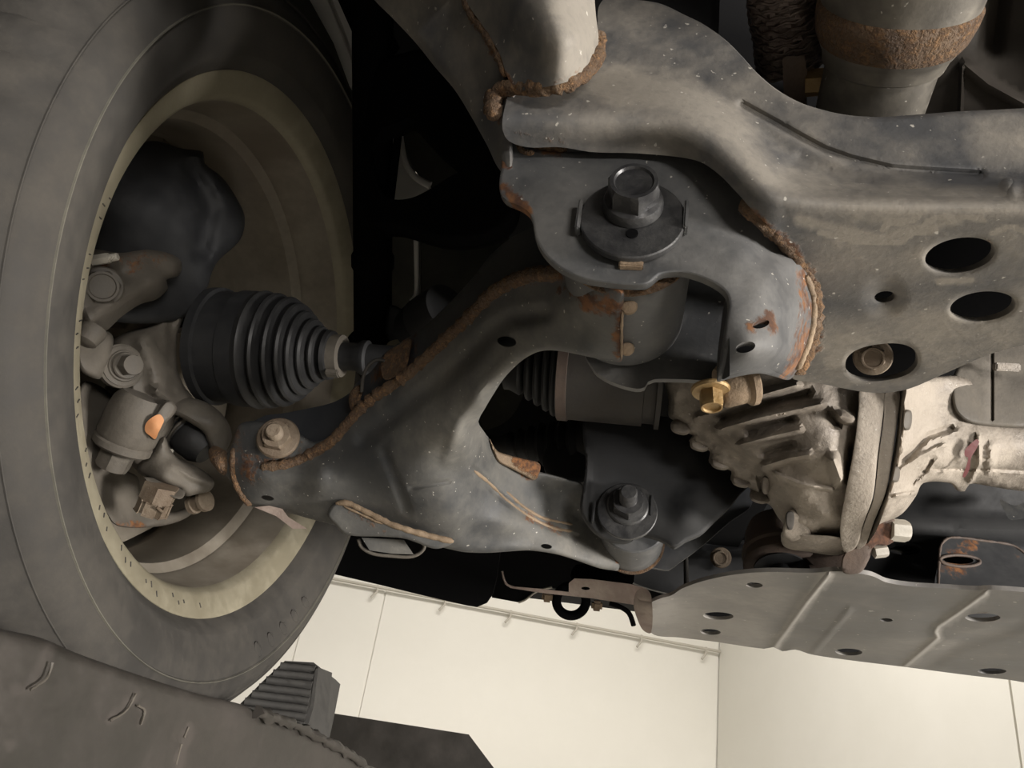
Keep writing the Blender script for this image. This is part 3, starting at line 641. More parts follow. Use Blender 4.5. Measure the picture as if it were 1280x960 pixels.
# bushing sleeves, axes along the car
XB = .0; ZB = .236
def sleeve(name, x, z, y0, y1, r, label):
    s = lathe(name, W(x, y0, z), (0, 1, 0), [(.0, r-.006), (.0, r-.0012), (.0012, r), (y1-y0-.0012, r), (y1-y0, r-.0012), (y1-y0, r-.006)], m_brack, lca, 64, label=label)
    return s
ca = P(*dY(786, 283, .297)); xb, zb = ca[0], ca[2]-CH
zb -= .0065
sl1 = sleeve('bushing_sleeve', xb, zb+.0, .299, .369, .0320, 'bare grey bushing sleeve')
lathe('sleeve_rim', W(xb, .297, zb), (0, 1, 0), [(0, .012), (0, .0320), (.001, .0333), (.0022, .0333), (.0032, .0320)], m_rust, lca, 64, label='rusty rim of the sleeve')
lathe('bushing_rubber', W(xb, .292, zb), (0, 1, 0), [(0, .012), (.001, .024), (.006, .027)], m_boot, lca, 40)
cb = P(*dY(790, 664, .66)); xb2, zb2 = cb[0], cb[2]-CH
sleeve('bushing_sleeve', xb2, zb2, .625, .69, .0285, 'rusty rear bushing sleeve')
lathe('sleeve_rim', W(xb2, .6885, zb2), (0, 1, 0), [(0, .0285), (.0005, .0305), (.0035, .0305), (.004, .027)], m_rust, lca, 64)

# ------------------------------------------------------------------ subframe
sf = empty('subframe', P(1000, 300, .36), 'big dusty stamped steel subframe with oval holes and rusty weld beads', 'subframe')
YF = .272
tub_out = [(300, -230), (440, -40), (468, 0), (490, 22), (520, 54), (544, 84), (568, 112), (588, 144), (608, 180), (626, 214), (640, 214), (640, 168), (645, 120), (634, 96), (625, 70), (604, 35), (585, 5), (565, -50), (480, -230)]
relief('side_plate', tub_out, [(452, -30, .47), (300, -230, .53), (480, -230, .47), (490, 22, .46), (568, 112, .43), (616, 195, .40), (640, 200, .385), (634, 96, .385), (585, 5, .41)], m_frame, sf, thick=.005, g=7, rnd=(12, .008),
       wear=[('r', [(592, 25), (612, 50), (632, 95), (622, 150)], 14, .5), ('r', [(615, 110), (612, 165)], 14, .3)])
tub, td = relief('frame_tube', [(470, -230), (562, -50), (583, 2), (604, 33), (625, 68), (634, 96), (645, 112), (680, 109), (712, 101), (736, 86), (748, 55), (745, 20), (738, -50), (700, -230)],
       [(575, -20, .405), (480, -230, .46), (600, -230, .40), (700, -230, .43), (660, -100, .365), (740, -60, .395), (555, -70, .415), (604, 35, .395), (636, 100, .378), (650, 20, .362), (690, 0, .350), (720, 50, .350), (700, 90, .354), (746, 20, .385), (745, 60, .382), (670, 80, .362)], m_frame, sf, thick=.03, g=7,
       wear=[('g', [(700, -10), (720, 30), (715, 70)], 45, 1.1), ('r', [(630, 95), (640, 110)], 14, .6), ('r', [(690, 104), (740, 80)], 14, .35)])  # pale streak on the right paints in the tube's highlight
cm_out = [(640, 112), (680, 108), (712, 100), (737, 85), (747, 55), (748, 10), (760, -4), (790, 0), (826, 6), (856, 20), (880, 32), (908, 52), (928, 72), (948, 94), (972, 114), (1000, 130), (1030, 140), (1064, 147), (1104, 149), (1152, 146), (1204, 142), (1250, 140), (1310, 137), (1450, 133), (1640, 128),
          (1640, 350), (1450, 386), (1310, 421), (1280, 431), (1246, 440), (1224, 448), (1174, 470), (1136, 486), (1104, 491), (1074, 489), (1024, 479), (990, 472), (1006, 450), (1018, 410), (1018, 370), (1004, 330), (975, 296), (945, 268), (925, 245), (895, 215), (868, 200), (800, 192), (740, 190), (700, 184), (660, 184), (636, 176), (628, 160), (632, 130)]
yc = lambda px, py, y: dY(px, py, y)
front_wall = Tps([yc(700, 0, .288), yc(1300, 0, .288), yc(700, 300, .283), yc(1300, 300, .284), yc(960, 300, .286)]); pan = Tps([dZ(1100, 300, .236), dZ(1300, 300, .236), dZ(1100, 480, .242), dZ(1010, 400, .238)])
ridge = crom([(600, 138), (640, 138), (700, 140), (790, 141), (850, 151), (895, 177), (935, 215), (970, 246), (1030, 262), (1150, 267), (1330, 267)], False, 12)
def cm_depth(q):
    q = np.atleast_2d(q); t = np.clip(pdist(q, ridge)/54, 0, 1)
    a, b = front_wall(q)-.024*(.5+.5*np.cos(np.pi*t))**.8, pan(q); k = .010; h = np.clip(.5+.5*(b-a)/k, 0, 1)
    d = a*(1-h)+b*h+k*h*(1-h)
    t = np.clip((np.asarray(q)[:, 0]-900)/80, 0, 1); return a*(1-t)+d*t
cm, cd = relief('crossmember', cm_out, cm_depth, m_frame, sf, holes=[ell(1200, 319, 44, 21.5, -9, 40), ell(1228.5, 383, 41, 18.5, -6, 40), ell(1106, 371, 13, 7, -6, 20), ell(1102, 453, 45.5, 23, -7, 40, .85)], thick=.005, tdir=(0, .5, .85), g=4.5, lam=2e-3, hole_rim=(5, .0012),
       feats=[([(928, 132), (972, 156), (1000, 172), (1030, 188), (1064, 200), (1114, 212), (1168, 216), (1224, 219)], 9, .0035), ([(1000, 200), (1060, 224), (1130, 236), (1260, 238)], 15, .0015), ([(1264, 236)], 14, -.004), ([(1106, 371)], 34, .004)],
       wear=[('g', [(760, 105), (850, 112), (900, 150), (960, 225), (1050, 255), (1290, 258)], 28, .95), ('g', [(1240, 175), (1300, 180)], 40, 1.0), ('g', [(1024, 290), (1060, 300), (1104, 302), (1124, 304), (1140, 292), (1170, 288)], 4, 2.2), ('g', [(1104, 286), (1112, 278), (1140, 276), (1150, 268)], 4, 2.2), ('g', [(1150, 292), (1160, 276), (1180, 270), (1230, 274)], 4, 2.0), ('g', [(1240, 292), (1262, 283), (1285, 290)], 4, 2.2), ('g', [(1172, 352), (1215, 350)], 5, 1.8), ('g', [(1060, 440), (1040, 452)], 12, 1.2), ('g', [(1050, 330), (1120, 330), (1260, 300)], 50, .7), ('g', [(1050, 420), (1250, 420)], 40, .6), ('g', [(1000, 275), (1100, 300), (1130, 290), (1200, 275)], 10, 1.2), ('r', [(940, 266), (975, 293), (1006, 328), (1024, 375), (1022, 420), (1006, 456)], 19, .5), ('r', [(1236, 300), (1242, 310)], 12, .45), ('r', [(640, 112), (700, 106), (745, 60)], 14, .45), ('r', [(640, 165), (700, 178)], 16, .35)])  # first pale band paints the ridge highlight; the rest is dust and rust
relief('dark_hole_backing', [(1020, 262), (1150, 262), (1310, 262), (1310, 415), (1246, 432), (1174, 460), (1104, 480), (1030, 470), (1010, 400)], [(x_, y_, d_+.045) for x_, y_, d_ in (dZ(1030, 300, .236), dZ(1300, 290, .237), dZ(1104, 486, .242))], m_black, sf, thick=.004, g=14)  # black backing stands in for the shade inside the oval holes
bead('weld_bead', [(618, 150), (616, 128), (626, 112), (650, 109), (680, 109), (710, 102), (732, 90), (746, 66), (748, 40)], lambda q: np.minimum(cd(q), td(q)), .0054, m_rust, sf, .0014, 4, .25, label='rusty weld bead round the tube')
bead('tube_seam', [(578, -10), (590, 18), (602, 34), (614, 52), (625, 72), (632, 96)], td, .0032, m_rust, sf, .001, 4, .3)
# front bracket plate that carries the bolt
br_out = [(627, 184), (630, 174), (638, 168), (652, 172), (670, 186), (700, 190), (740, 188), (800, 188), (868, 196), (900, 216), (930, 246), (955, 272), (982, 298), (1008, 332), (1018, 370), (1016, 412), (1004, 448), (990, 470), (970, 466), (952, 462), (928, 465), (912, 469), (898, 472), (900, 455), (908, 400), (911, 380), (909, 369), (900, 359), (880, 348), (856, 341), (836, 341), (824, 344), (816, 351), (806, 356), (780, 356), (760, 354), (730, 349), (704, 338), (686, 324), (674, 308), (668, 292), (666, 278), (662, 267), (650, 258), (632, 250), (625, 240), (624, 228), (627, 206)]
br_ctrl = [yc(630, 190, .291), yc(640, 230, .290), yc(680, 215, .290), yc(790, 215, .2895), yc(850, 220, .2895), yc(700, 300, .288), yc(790, 330, .288), yc(740, 260, .2885), yc(850, 300, .288), yc(880, 270, .289), yc(890, 330, .287), yc(930, 360, .286), yc(955, 400, .286), yc(940, 445, .286), yc(905, 440, .287), yc(960, 350, .291), yc(935, 310, .292), yc(975, 400, .295), yc(968, 440, .294),
           yc(985, 345, .306), yc(960, 310, .303), yc(930, 268, .297), yc(1000, 380, .312), yc(992, 430, .316), yc(905, 240, .293), yc(1012, 372, .328), yc(1006, 425, .335), yc(990, 466, .345), yc(1000, 330, .312), yc(960, 464, .315)]
bk, bd = relief('bolt_bracket', br_out, br_ctrl, m_brack, sf, holes=[ell(951, 405, 11, 5.2, -14, 20), ell(932, 434, 12.5, 6.8, -14, 20)], thick=.0045, tdir=(0, 1, .1), g=5.5, rnd=(4, .0015), lam=2e-3,
       wear=[('r', [(632, 175), (632, 205)], 13, .75), ('r', [(630, 235), (645, 250), (658, 262)], 15, .7), ('r', [(940, 408), (962, 396), (968, 410)], 16, .62), ('r', [(1004, 345), (1012, 390), (1000, 445), (985, 465)], 20, .5), ('r', [(655, 180), (700, 192)], 12, .6), ('r', [(770, 322), (800, 320)], 8, .35), ('g', [(700, 240), (690, 280)], 45, .7), ('g', [(880, 340), (930, 350), (940, 430)], 40, 1.0), ('g', [(850, 310)], 40, .7)])
bead('weld_bead', [(930, 250), (948, 268), (966, 284), (984, 302), (1002, 328), (1012, 352), (1017, 380), (1015, 410), (1008, 438), (994, 466)], lambda q: np.minimum(cd(q), bd(q)), .0060, m_rust, sf, .003, 4, .22, label='long curved rusty weld bead')
bead('weld_bead', [(1008, 345), (1016, 372), (1016, 402), (1010, 430), (996, 462)], lambda q: np.minimum(cd(q), bd(q)), .0022, m_tanr, sf, -.003, 4, .2)
bead('weld_bead', [(648, 168), (662, 172), (674, 180), (690, 182), (710, 184)], bd, .0040, m_rust, sf, -.001, 4, .3)
bead('bracket_lip', [(632, 180), (638, 172), (646, 178), (654, 190), (668, 192)], bd, .0022, m_rust, sf, -.001, 4, .2)
bead('fold_lip', [(704, 182), (740, 181), (780, 184), (820, 185), (860, 192), (890, 210)], bd, .0042, m_brack, sf, .001, 5, .02)
# rear plate of the front bracket, behind the sleeve
relief('rear_plate', [(728, 430), (742, 462), (756, 473), (775, 481), (796, 486), (806, 484), (810, 477), (818, 474), (850, 474), (898, 474), (912, 460), (912, 350), (860, 340), (740, 360)],
       [dY(742, 462, .372), dY(900, 470, .372), dY(860, 350, .372), dY(740, 370, .372)], m_brack, sf, thick=.005, tdir=(0, 1, .1), g=8, closed_smooth=True, wear=[('g', [(780, 478), (740, 462)], 20, .9)])
relief('bracket_web', [(908, 372), (912, 470), (905, 474), (896, 470), (902, 400)], [dX(908, 372, P(*yc(910, 385, .288))[0]), dX(912, 470, P(*yc(910, 385, .288))[0]), dX(898, 470, P(*yc(910, 385, .288))[0])], m_dark, sf, thick=.004, g=8)
# eccentric bolt: washer, head, stops
cw = P(*yc(790, 279, .2865)); NB = np.array([0, -1.0, 0.06]); NB /= np.linalg.norm(NB)
we = lathe('cam_washer', cw+NB*.0, NB, [(0, .0235), (.0006, .0245), (.0034, .0245), (.004, .0238), (.004, .004)], m_bolt, sf, 64, label='round black eccentric washer')
c0 = P(*yc(791, 257, .2825))
hexbolt('bolt_head', c0, NB, .0124, .0160, m_bolt, we, rfl=.0143, hfl=.0045, turn=.25)
hp = P(*yc(790, 293, .2822)); lathe('washer_hole', hp, NB, [(-.001, .0028), (.0009, .0028)], m_black, we, 20)
for px, py, hgt in ((724, 272, .018), (857, 272, .017)):
    C0 = P(*yc(px, py, .2845)); obox('cam_stop', C0, (0, 0, 1), (1, 0, 0), (hgt, .0022, .0075), m_brack, sf, .0008)
obox('washer_key', P(*yc(789, 329, .286)), (1, 0, 0), (0, 0, 1), (.011, .0055, .004), m_tanr, we, .0006)
# bolt seen through the slotted hole
hexbolt('hidden_bolt', P(1091, 446, .452), -ray(1094, 443)+np.array([0, 0, -.2]), .0072, .007, m_rbolt, sf, rfl=.0110)
# rust-coloured bolt and boss under the bracket
boss = lathe('bolt_boss', P(942, 474, .40), P(868, 492, .40)-P(942, 474, .40), [(0, .012), (.001, .0135), (.004, .0135), (.006, .0115), (.017, .0115), (.019, .010)], m_tanr, sf, 36, label='rusty collar under the bracket')
hexbolt('collar_bolt', P(888, 486, .392), M@np.array([-.08, 1.0, -.62]), .0062, .0115, m_gold, boss, rfl=.0100, turn=.5, label='yellow zinc bolt')
# rear bracket
rb_ctrl = [dY(735, 530, .60), dY(726, 636, .606), dY(785, 635, .606), dY(780, 676, .612), dY(842, 683, .60), dY(912, 634, .615), dY(860, 560, .62), dY(930, 600, .64), dY(840, 620, .610), dY(820, 560, .612)]
relief('rear_bracket', [(733, 520), (732, 580), (729, 608), (725, 634), (732, 652), (744, 666), (760, 675), (780, 678), (790, 675), (796, 668), (808, 670), (822, 674), (833, 679), (843, 685), (858, 676), (876, 668), (895, 650), (912, 634), (926, 616), (940, 600), (930, 570), (890, 545), (850, 525), (800, 518)], rb_ctrl, m_dark, sf, thick=.005, tdir=(0, 1, 0), g=8, rnd=(5, .003),
       feats=[([(732, 560), (730, 610), (728, 640), (745, 664)], 12, -.004), ([(860, 560), (885, 600), (860, 640)], 30, -.006)], wear=[('g', [(735, 650), (790, 668), (860, 664), (900, 640)], 26, 1.3), ('g', [(880, 600)], 40, .5)])
relief('rear_bracket_back', [(790, 690), (800, 706), (820, 710), (836, 712), (848, 704), (880, 680), (912, 652), (940, 630), (935, 605), (900, 620), (850, 660), (810, 668)], [dY(800, 706, .70), dY(836, 712, .70), dY(930, 620, .70)], m_armdk, sf, thick=.005, tdir=(0, 1, 0), g=8, wear=[('g', [(836, 706), (880, 676)], 14, 1.2)])
cw2 = P(*dY(784, 640, .6035))
w2 = lathe('cam_washer', cw2, NB, [(0, .0235), (.0006, .0242), (.003, .0242), (.0036, .0236), (.0036, .004)], m_bolt, sf, 56, label='black washer of the rear bolt')
hexbolt('bolt_nut', cw2+NB*.0036+np.array([0, 0, .004]), NB, .0135, .013, m_bolt, w2, rfl=.017, stud=(.0072, .016), turn=.1)
for px, py in ((742, 640), (814, 632)): obox('cam_stop', P(*dY(px, py, .601)), (0, 0, 1), (1, 0, 0), (.018, .0022, .006), m_dark, sf, .0008)

# ------------------------------------------------------------------ gearbox housing
gb = empty('gearbox_housing', P(1020, 690, .62), 'pale dusty ribbed aluminium gearbox casting below the subframe', 'gearbox')
g_out = [(832, 470), (836, 500), (836, 521), (856, 532), (858, 541), (866, 544), (861, 551), (874, 559), (887, 564), (886, 578), (900, 585), (914, 589), (913, 600), (926, 606), (938, 611), (937, 622), (950, 628), (962, 631), (972, 646), (980, 658), (976, 676), (982, 683), (1012, 690), (1050, 694), (1062, 686), (1076, 678),
         (1080, 650), (1086, 600), (1094, 540), (1100, 470), (1060, 450), (960, 450), (880, 455)]
gc = [(836, 480, .60), (840, 520, .605), (900, 470, .56), (900, 520, .57), (890, 575, .60), (940, 540, .55), (930, 605, .60), (990, 490, .535), (1000, 530, .53), (1060, 500, .535), (1040, 560, .525), (985, 575, .55), (1000, 620, .56), (965, 630, .60), (1050, 620, .55), (1085, 560, .545), (1080, 640, .56), (985, 670, .60), (1020, 685, .61), (1060, 680, .59), (1090, 500, .55), (900, 560, .585), (950, 590, .58)]
gh, gd2 = relief('bell_casting', g_out, gc, m_alu, gb, thick=.05, g=5, rnd=(9, .012), noise=.0003, lam=3e-3,
       feats=[([(872, 522), (930, 500), (996, 481)], 9, -.012), ([(898, 537), (950, 522), (1000, 511), (1026, 505)], 8, -.013), ([(928, 555), (965, 545), (1000, 537)], 7, -.011), ([(956, 582), (985, 573), (1012, 568)], 9, -.012),
              ([(905, 521), (960, 503), (1010, 492)], 9, .012), ([(935, 540), (990, 524)], 8, .010), ([(955, 566), (990, 556)], 8, .008), ([(1042, 575), (1050, 597)], 15, -.016), ([(1052, 520), (1066, 524)], 12, -.015), ([(1034, 515), (1046, 530)], 9, .012), ([(1066, 560), (1060, 600)], 9, .014),
              ([(968, 592), (1000, 605), (1040, 612)], 5, -.006), ([(975, 600), (1030, 640)], 30, -.008), ([(990, 650), (1015, 660)], 16, -.010), ([(1028, 645), (1060, 655)], 20, -.004),
              ([(950, 598), (955, 622)], 6, .012), ([(856, 500), (880, 540), (940, 590)], 16, .006)],
       wear=[('g', [(1000, 610), (1060, 620), (1060, 680)], 60, .8)])
for px, py, d in ((852, 536, .598), (876, 557, .598), (902, 580, .597), (928, 602, .597), (951, 622, .598)):
    relief('flange_boss', [(px-13, py-8), (px-4, py-12), (px+9, py-6), (px+12, py+3), (px+3, py+8), (px-12, py+3)], [(px-10, py, d), (px+10, py, d), (px, py-10, d+.004)], m_alu, gb, thick=.02, g=4, rnd=(5, .006))
relief('plug', [(953, 597), (958, 595), (962, 600), (961, 616), (956, 618), (952, 612)], [(953, 600, .575), (961, 600, .575), (956, 617, .578)], m_alu, gb, thick=.012, g=3, rnd=(3, .003))
# two flange bands with the split line between them
fl1, f1 = relief('flange_band', [(1076, 486), (1106, 490), (1104, 520), (1097, 570), (1091, 621), (1079, 655), (1070, 684), (1055, 690), (1050, 660), (1056, 620), (1064, 580), (1070, 540), (1073, 510)], [(1078, 490, .525), (1104, 495, .525), (1080, 560, .520), (1075, 620, .53), (1060, 680, .57)], m_alu, gb, thick=.04, g=6, rnd=(2, .0012), wear=[('g', [(1090, 520), (1075, 640)], 40, .8)])
relief('flange_band', [(1106.8, 490), (1124.2, 488), (1121, 530), (1114, 580), (1107, 616), (1093, 651), (1081, 682), (1070.5, 686), (1080, 655), (1092, 622), (1098, 572), (1104.8, 520)], [(1108, 492, .5245), (1122, 492, .5245), (1108, 560, .5195), (1098, 620, .53), (1076, 682, .57)], m_alu, gb, thick=.04, g=6, rnd=(1.5, .001), wear=[('g', [(1114, 520), (1095, 640)], 40, .9)])
relief('flange_band', [(1124.8, 487), (1133, 486), (1129, 510), (1124, 560), (1116, 600), (1106, 635), (1096, 662), (1084, 680), (1094, 652), (1108, 617), (1115, 580), (1122, 530)], [(1128, 488, .525), (1118, 570, .523), (1095, 655, .55)], m_alu, gb, thick=.04, g=5, rnd=(1.5, .001), wear=[('g', [(1128, 500), (1110, 620)], 30, 1.0)])
mt_out = [(1128, 478), (1160, 472), (1200, 470), (1240, 480), (1310, 490), (1540, 515), (1540, 638), (1310, 616), (1280, 614), (1262, 612), (1238, 608), (1212, 605), (1206, 614), (1196, 613), (1188, 604), (1154, 604), (1145, 620), (1130, 640), (1118, 648), (1098, 656), (1090, 664), (1102, 636), (1114, 600), (1122, 560), (1127, 520)]
relief('gear_case', mt_out, [(1130, 490, .535), (1150, 500, .55), (1140, 560, .54), (1180, 540, .555), (1200, 490, .57), (1250, 520, .575), (1300, 500, .585), (1300, 560, .57), (1230, 570, .56), (1180, 585, .56), (1300, 610, .60), (1530, 525, .61), (1530, 630, .63), (1420, 560, .59), (1200, 602, .59), (1150, 598, .56), (1120, 620, .55), (1110, 650, .565)], m_alu, gb, thick=.06, g=5.5, rnd=(7, .010), noise=.0004,
       feats=[([(1130, 575), (1160, 545), (1190, 535)], 7, .007), ([(1120, 592), (1150, 570), (1180, 556)], 5, -.005), ([(1170, 586), (1240, 586), (1300, 590)], 4, .004), ([(1224, 545), (1224, 580), (1212, 604)], 5, -.005), ([(1150, 590), (1140, 604)], 7, .005), ([(1165, 575), (1155, 590)], 5, .005), ([(1120, 620), (1145, 616)], 5, -.005), ([(1200, 575), (1238, 575)], 12, -.004), ([(1240, 556), (1238, 585)], 10, -.004)],
       wear=[('g', [(1140, 520), (1130, 600), (1160, 580), (1240, 570)], 50, 1.0)])
relief('red_mark', [(1206, 563), (1212, 556), (1221, 549), (1224, 552), (1220, 562), (1214, 572), (1212, 586), (1206, 597), (1203, 596), (1208, 582), (1210, 572), (1206, 570)], [(1208, 563, .5515), (1222, 552, .5515), (1206, 595, .556), (1214, 575, .553)], m_red, gb, thick=.0006, g=3, label='dried red paint streak')
for px, py, hh in ((1134, 525, 13), (1119, 593, 10)):
    relief('case_slot_bolt', ell(px, py, 6, hh, 5, 20, .7), [(px-5, py, .528), (px+5, py, .532), (px, py+10, .530)], m_cast, gb, thick=.012, g=3, rnd=(3.5, .004))
relief('side_cover', [(1190, 478), (1192, 510), (1204, 525), (1222, 531), (1270, 535), (1310, 535), (1480, 545), (1480, 360), (1310, 400), (1240, 430), (1200, 455)], [(1190, 490, .565), (1230, 528, .56), (1310, 520, .57), (1300, 420, .60), (1220, 450, .59), (1470, 540, .59), (1470, 380, .63)], m_cast, gb, thick=.03, g=8, rnd=(6, .006), feats=[([(1240, 440), (1240, 525)], 3, .004)], wear=[('g', [(1250, 455), (1275, 458)], 14, 1.5), ('g', [(1210, 500), (1280, 520)], 40, .7)])
obox('side_cover_tag', P(1258, 459, .57), M@np.array([1, .05, 0]), M@np.array([0, 1, 0]), (.019, .006, .006), m_alu, gb, .001)
relief('drain_boss', [(980, 652), (984, 640), (992, 637), (1003, 645), (1013, 660), (1011, 672), (990, 677), (979, 670)], [(980, 655, .572), (992, 640, .570), (1012, 665, .578), (985, 675, .588)], m_alu, gb, thick=.03, g=4, rnd=(5, .006))
relief('drain_plug', [(983, 641), (988, 639), (992, 641), (993, 652), (990, 662), (985, 662), (982, 654)], [(983, 642, .568), (992, 642, .568), (987, 661, .574)], m_castdk, gb, thick=.01, g=3, rnd=(2, .003))
relief('sump_foot', [(978, 664), (1010, 668), (1052, 672), (1062, 682), (1052, 694), (1012, 690), (980, 683)], [(980, 670, .592), (1050, 676, .572), (1010, 688, .596), (1050, 692, .59)], m_alu, gb, thick=.03, g=5, rnd=(4, .004))
# mount bracket and pale studs below the casting
relief('mount_bracket', [(1081, 660), (1096, 653), (1118, 649), (1119, 674), (1108, 682), (1094, 682), (1086, 700), (1075, 716), (1054, 716), (1052, 700), (1060, 686), (1076, 678)], [(1082, 662, .575), (1118, 652, .575), (1118, 674, .575), (1060, 712, .58), (1090, 690, .575)], m_brown, gb, thick=.02, g=5, rnd=(3, .003), wear=[('r', [(1090, 665), (1110, 675)], 25, .6), ('g', [(1065, 700)], 20, .6)])
for p0_, p1_, r in (((1112, 662), (1134, 664), .0085), ((1092, 690), (1108, 688), .005)):
    a = P(*p0_, .578); b = P(*p1_, .578); hexbolt('stud_nut', a, b-a, r, np.linalg.norm(b-a), m_whitebolt, gb, turn=.3)

# ------------------------------------------------------------------ engine mount
em = empty('engine_mount', P(975, 712, .66), 'brown rusty round engine mount tucked above the skid plate', 'engine mount')
A0 = P(975, 672, .70); B0 = P(978, 722, .665)
lathe('mount_cup', A0, B0-A0, [(-.01, .028), (0, .031), (.018, .032), (.020, .034), (.024, .034), (.026, .032), (.032, .033), (.036, .033), (.038, .030)], m_brown, em, 48)
lathe('mount_core', A0, B0-A0, [(.03, .024), (.0395, .024), (.040, .012), (.046, .012)], m_dark, em, 32)
relief('mount_arm', [(1000, 684), (1020, 690), (1058, 692), (1060, 712), (1030, 714), (1010, 700)], [(1000, 686, .66), (1058, 692, .64), (1040, 712, .64)], m_brown, em, thick=.01, g=6)

# ------------------------------------------------------------------ front crossmember, rusty bracket
fc = empty('front_crossmember', P(1100, 680, .82), 'black front crossmember behind the gearbox with an oval hole', 'crossmember')
relief('beam', [(840, 590), (960, 600), (1060, 570), (1310, 560), (1700, 560), (1700, 830), (1310, 780), (1200, 775), (1000, 770), (850, 745), (780, 720), (800, 690)], [dY(800, 700, .90), dY(960, 640, .90), dY(1100, 640, .86), dY(1300, 640, .86), dY(1100, 700, .88), dY(1300, 760, .90), dY(900, 740, .93), dY(1690, 600, .86), dY(1690, 820, .90)], m_dark, fc, thick=.06, tdir=(0, 1, .2), g=10,
       holes=[ell(1131, 688, 19, 5.5, 2, 24)], feats=[([(1100, 655), (1180, 660), (1310, 664)], 26, -.012), ([(1085, 640), (1110, 612)], 10, .01), ([(860, 690), (925, 688)], 10, -.008)], wear=[('g', [(1130, 655), (1300, 662)], 20, .8)])
lathe('hole_rim', P(1131, 688, .85), (0, -.25, -1), [(0, .0175), (.002, .0185), (.003, .0175), (.003, .0165), (.0, .0165)], m_dark, fc, 32, cap=False)
hexbolt('beam_bolt', P(901, 697, .88), P(899, 700, .85)-P(901, 697, .88), .009, .01, m_rbolt, fc, rfl=.012)
tube('rod', [P(857, 688, .85), P(858, 735, .82)], .0028, m_castdk, fc, 10)
relief('hanging_tab', [(1250, 624), (1268, 632), (1290, 625), (1300, 640), (1264, 650), (1256, 640)], [(1250, 624, .80), (1290, 626, .80), (1264, 650, .78)], m_arm, fc, thick=.006, g=6)
rbk = empty('rusty_box_bracket', P(1225, 735, .74), 'rust-edged black box bracket with a rusty hole above the skid plate', 'bracket')
rbx, rd = relief('box_face', [(1172, 738), (1173, 700), (1176, 678), (1186, 671), (1230, 675), (1268, 681), (1285, 692), (1310, 700), (1350, 712), (1352, 762), (1310, 753), (1240, 746)], [(1175, 735, .74), (1186, 672, .78), (1300, 700, .78), (1300, 748, .74)], m_dark, rbk, thick=.04, g=6, holes=[ell(1198, 700, 19, 5, 3, 24)], wear=[('r', [(1198, 700)], 34, .62), ('r', [(1215, 685)], 22, .55), ('r', [(1240, 705), (1270, 690)], 16, .3)])
bead('box_edge', [(1173, 736), (1174, 700), (1177, 680), (1188, 672), (1230, 676), (1266, 682), (1284, 694), (1300, 702)], rd, .0017, m_brown, rbk, -.001, 4, .05, label='rust brown edge')
q = ell(1200, 701, 25, 7, 3, 30); tube('hole_lip', unp(q, rd(q)-.001), .0016, m_brown, rbk, 8, .05, True)

# ------------------------------------------------------------------ skid plate
sk = empty('skid_plate', P(1050, 800, .68), 'scratched grey steel skid plate with drain holes and pressed ribs', 'skid plate')
s_out = [(812, 756), (826, 748), (840, 744), (852, 736), (880, 726), (920, 718), (960, 715), (1016, 716), (1042, 714), (1066, 716), (1090, 720), (1108, 728), (1140, 733), (1172, 735), (1224, 738), (1236, 737), (1280, 740), (1320, 744), (1600, 772), (1600, 893), (1320, 858), (1280, 853), (1262, 850), (1210, 844), (1133, 834), (1060, 825), (1014, 818), (994, 812), (978, 814), (967, 809), (955, 811), (892, 802), (850, 797), (814, 791)]
ZS = .172
sctrl = [dZ(px, py, ZS+dz_) for px, py, dz_ in ((815, 760, -.004), (840, 744, 0), (920, 718, .002), (1040, 714, 0), (1100, 724, 0), (1224, 738, 0), (1310, 745, 0), (830, 792, 0), (900, 802, 0), (1000, 814, 0), (1133, 834, 0), (1310, 855, 0), (960, 760, .0), (1060, 770, -.002), (1130, 780, -.002), (1250, 800, .0), (1180, 760, 0))]
skp, sd = relief('plate', s_out, sctrl, m_skid, sk, holes=[ell(943, 731.5, 10.5, 3.3, 3, 18), ell(898, 770, 19, 4.8, 2, 24), ell(888, 790, 13, 3.6, 3, 20), ell(1108, 775, 8, 2.2, 3, 14), ell(1061, 815, 17, 4.3, 2, 22), ell(1228.5, 772, 22, 5.2, 0, 26), ell(1240, 839, 18, 3.6, 0, 22)], thick=.0035, tdir=(0, 0, 1), g=6.5, lam=2e-3,
       feats=[([(1036, 718), (1010, 750), (985, 785), (968, 808)], 5, -.006), ([(1232, 741), (1200, 764), (1172, 783), (1168, 790), (1172, 797), (1150, 816), (1130, 833)], 4.5, -.005), ([(1062, 762), (1040, 788), (1016, 816)], 7, -.003), ([(1280, 780), (1200, 805), (1160, 830)], 14, .004), ([(978, 814)], 10, .01)],
       wear=[('g', [(830, 770), (880, 780), (930, 790)], 40, 1.2), ('g', [(1036, 718), (1010, 750), (968, 808)], 7, 1.5), ('g', [(1232, 741), (1172, 783), (1172, 797), (1130, 833)], 6, 1.5), ('g', [(880, 745), (960, 740)], 40, .6), ('r', [(1228, 772)], 34, .3), ('r', [(1180, 762)], 18, .25)])
relief('front_fold', [(792, 755), (796, 738), (806, 735), (814, 745), (814, 791), (804, 788), (796, 772)], [(793, 755, .74), (806, 736, .72), (813, 760, .715), (812, 790, .76), (800, 780, .755)], m_pink, sk, thick=.004, g=4, feats=[([(800, 750), (812, 752)], 3, .002), ([(800, 765), (812, 768)], 3, .002), ([(803, 778), (813, 782)], 3, .002)], wear=[('g', [(804, 760)], 20, .6)])
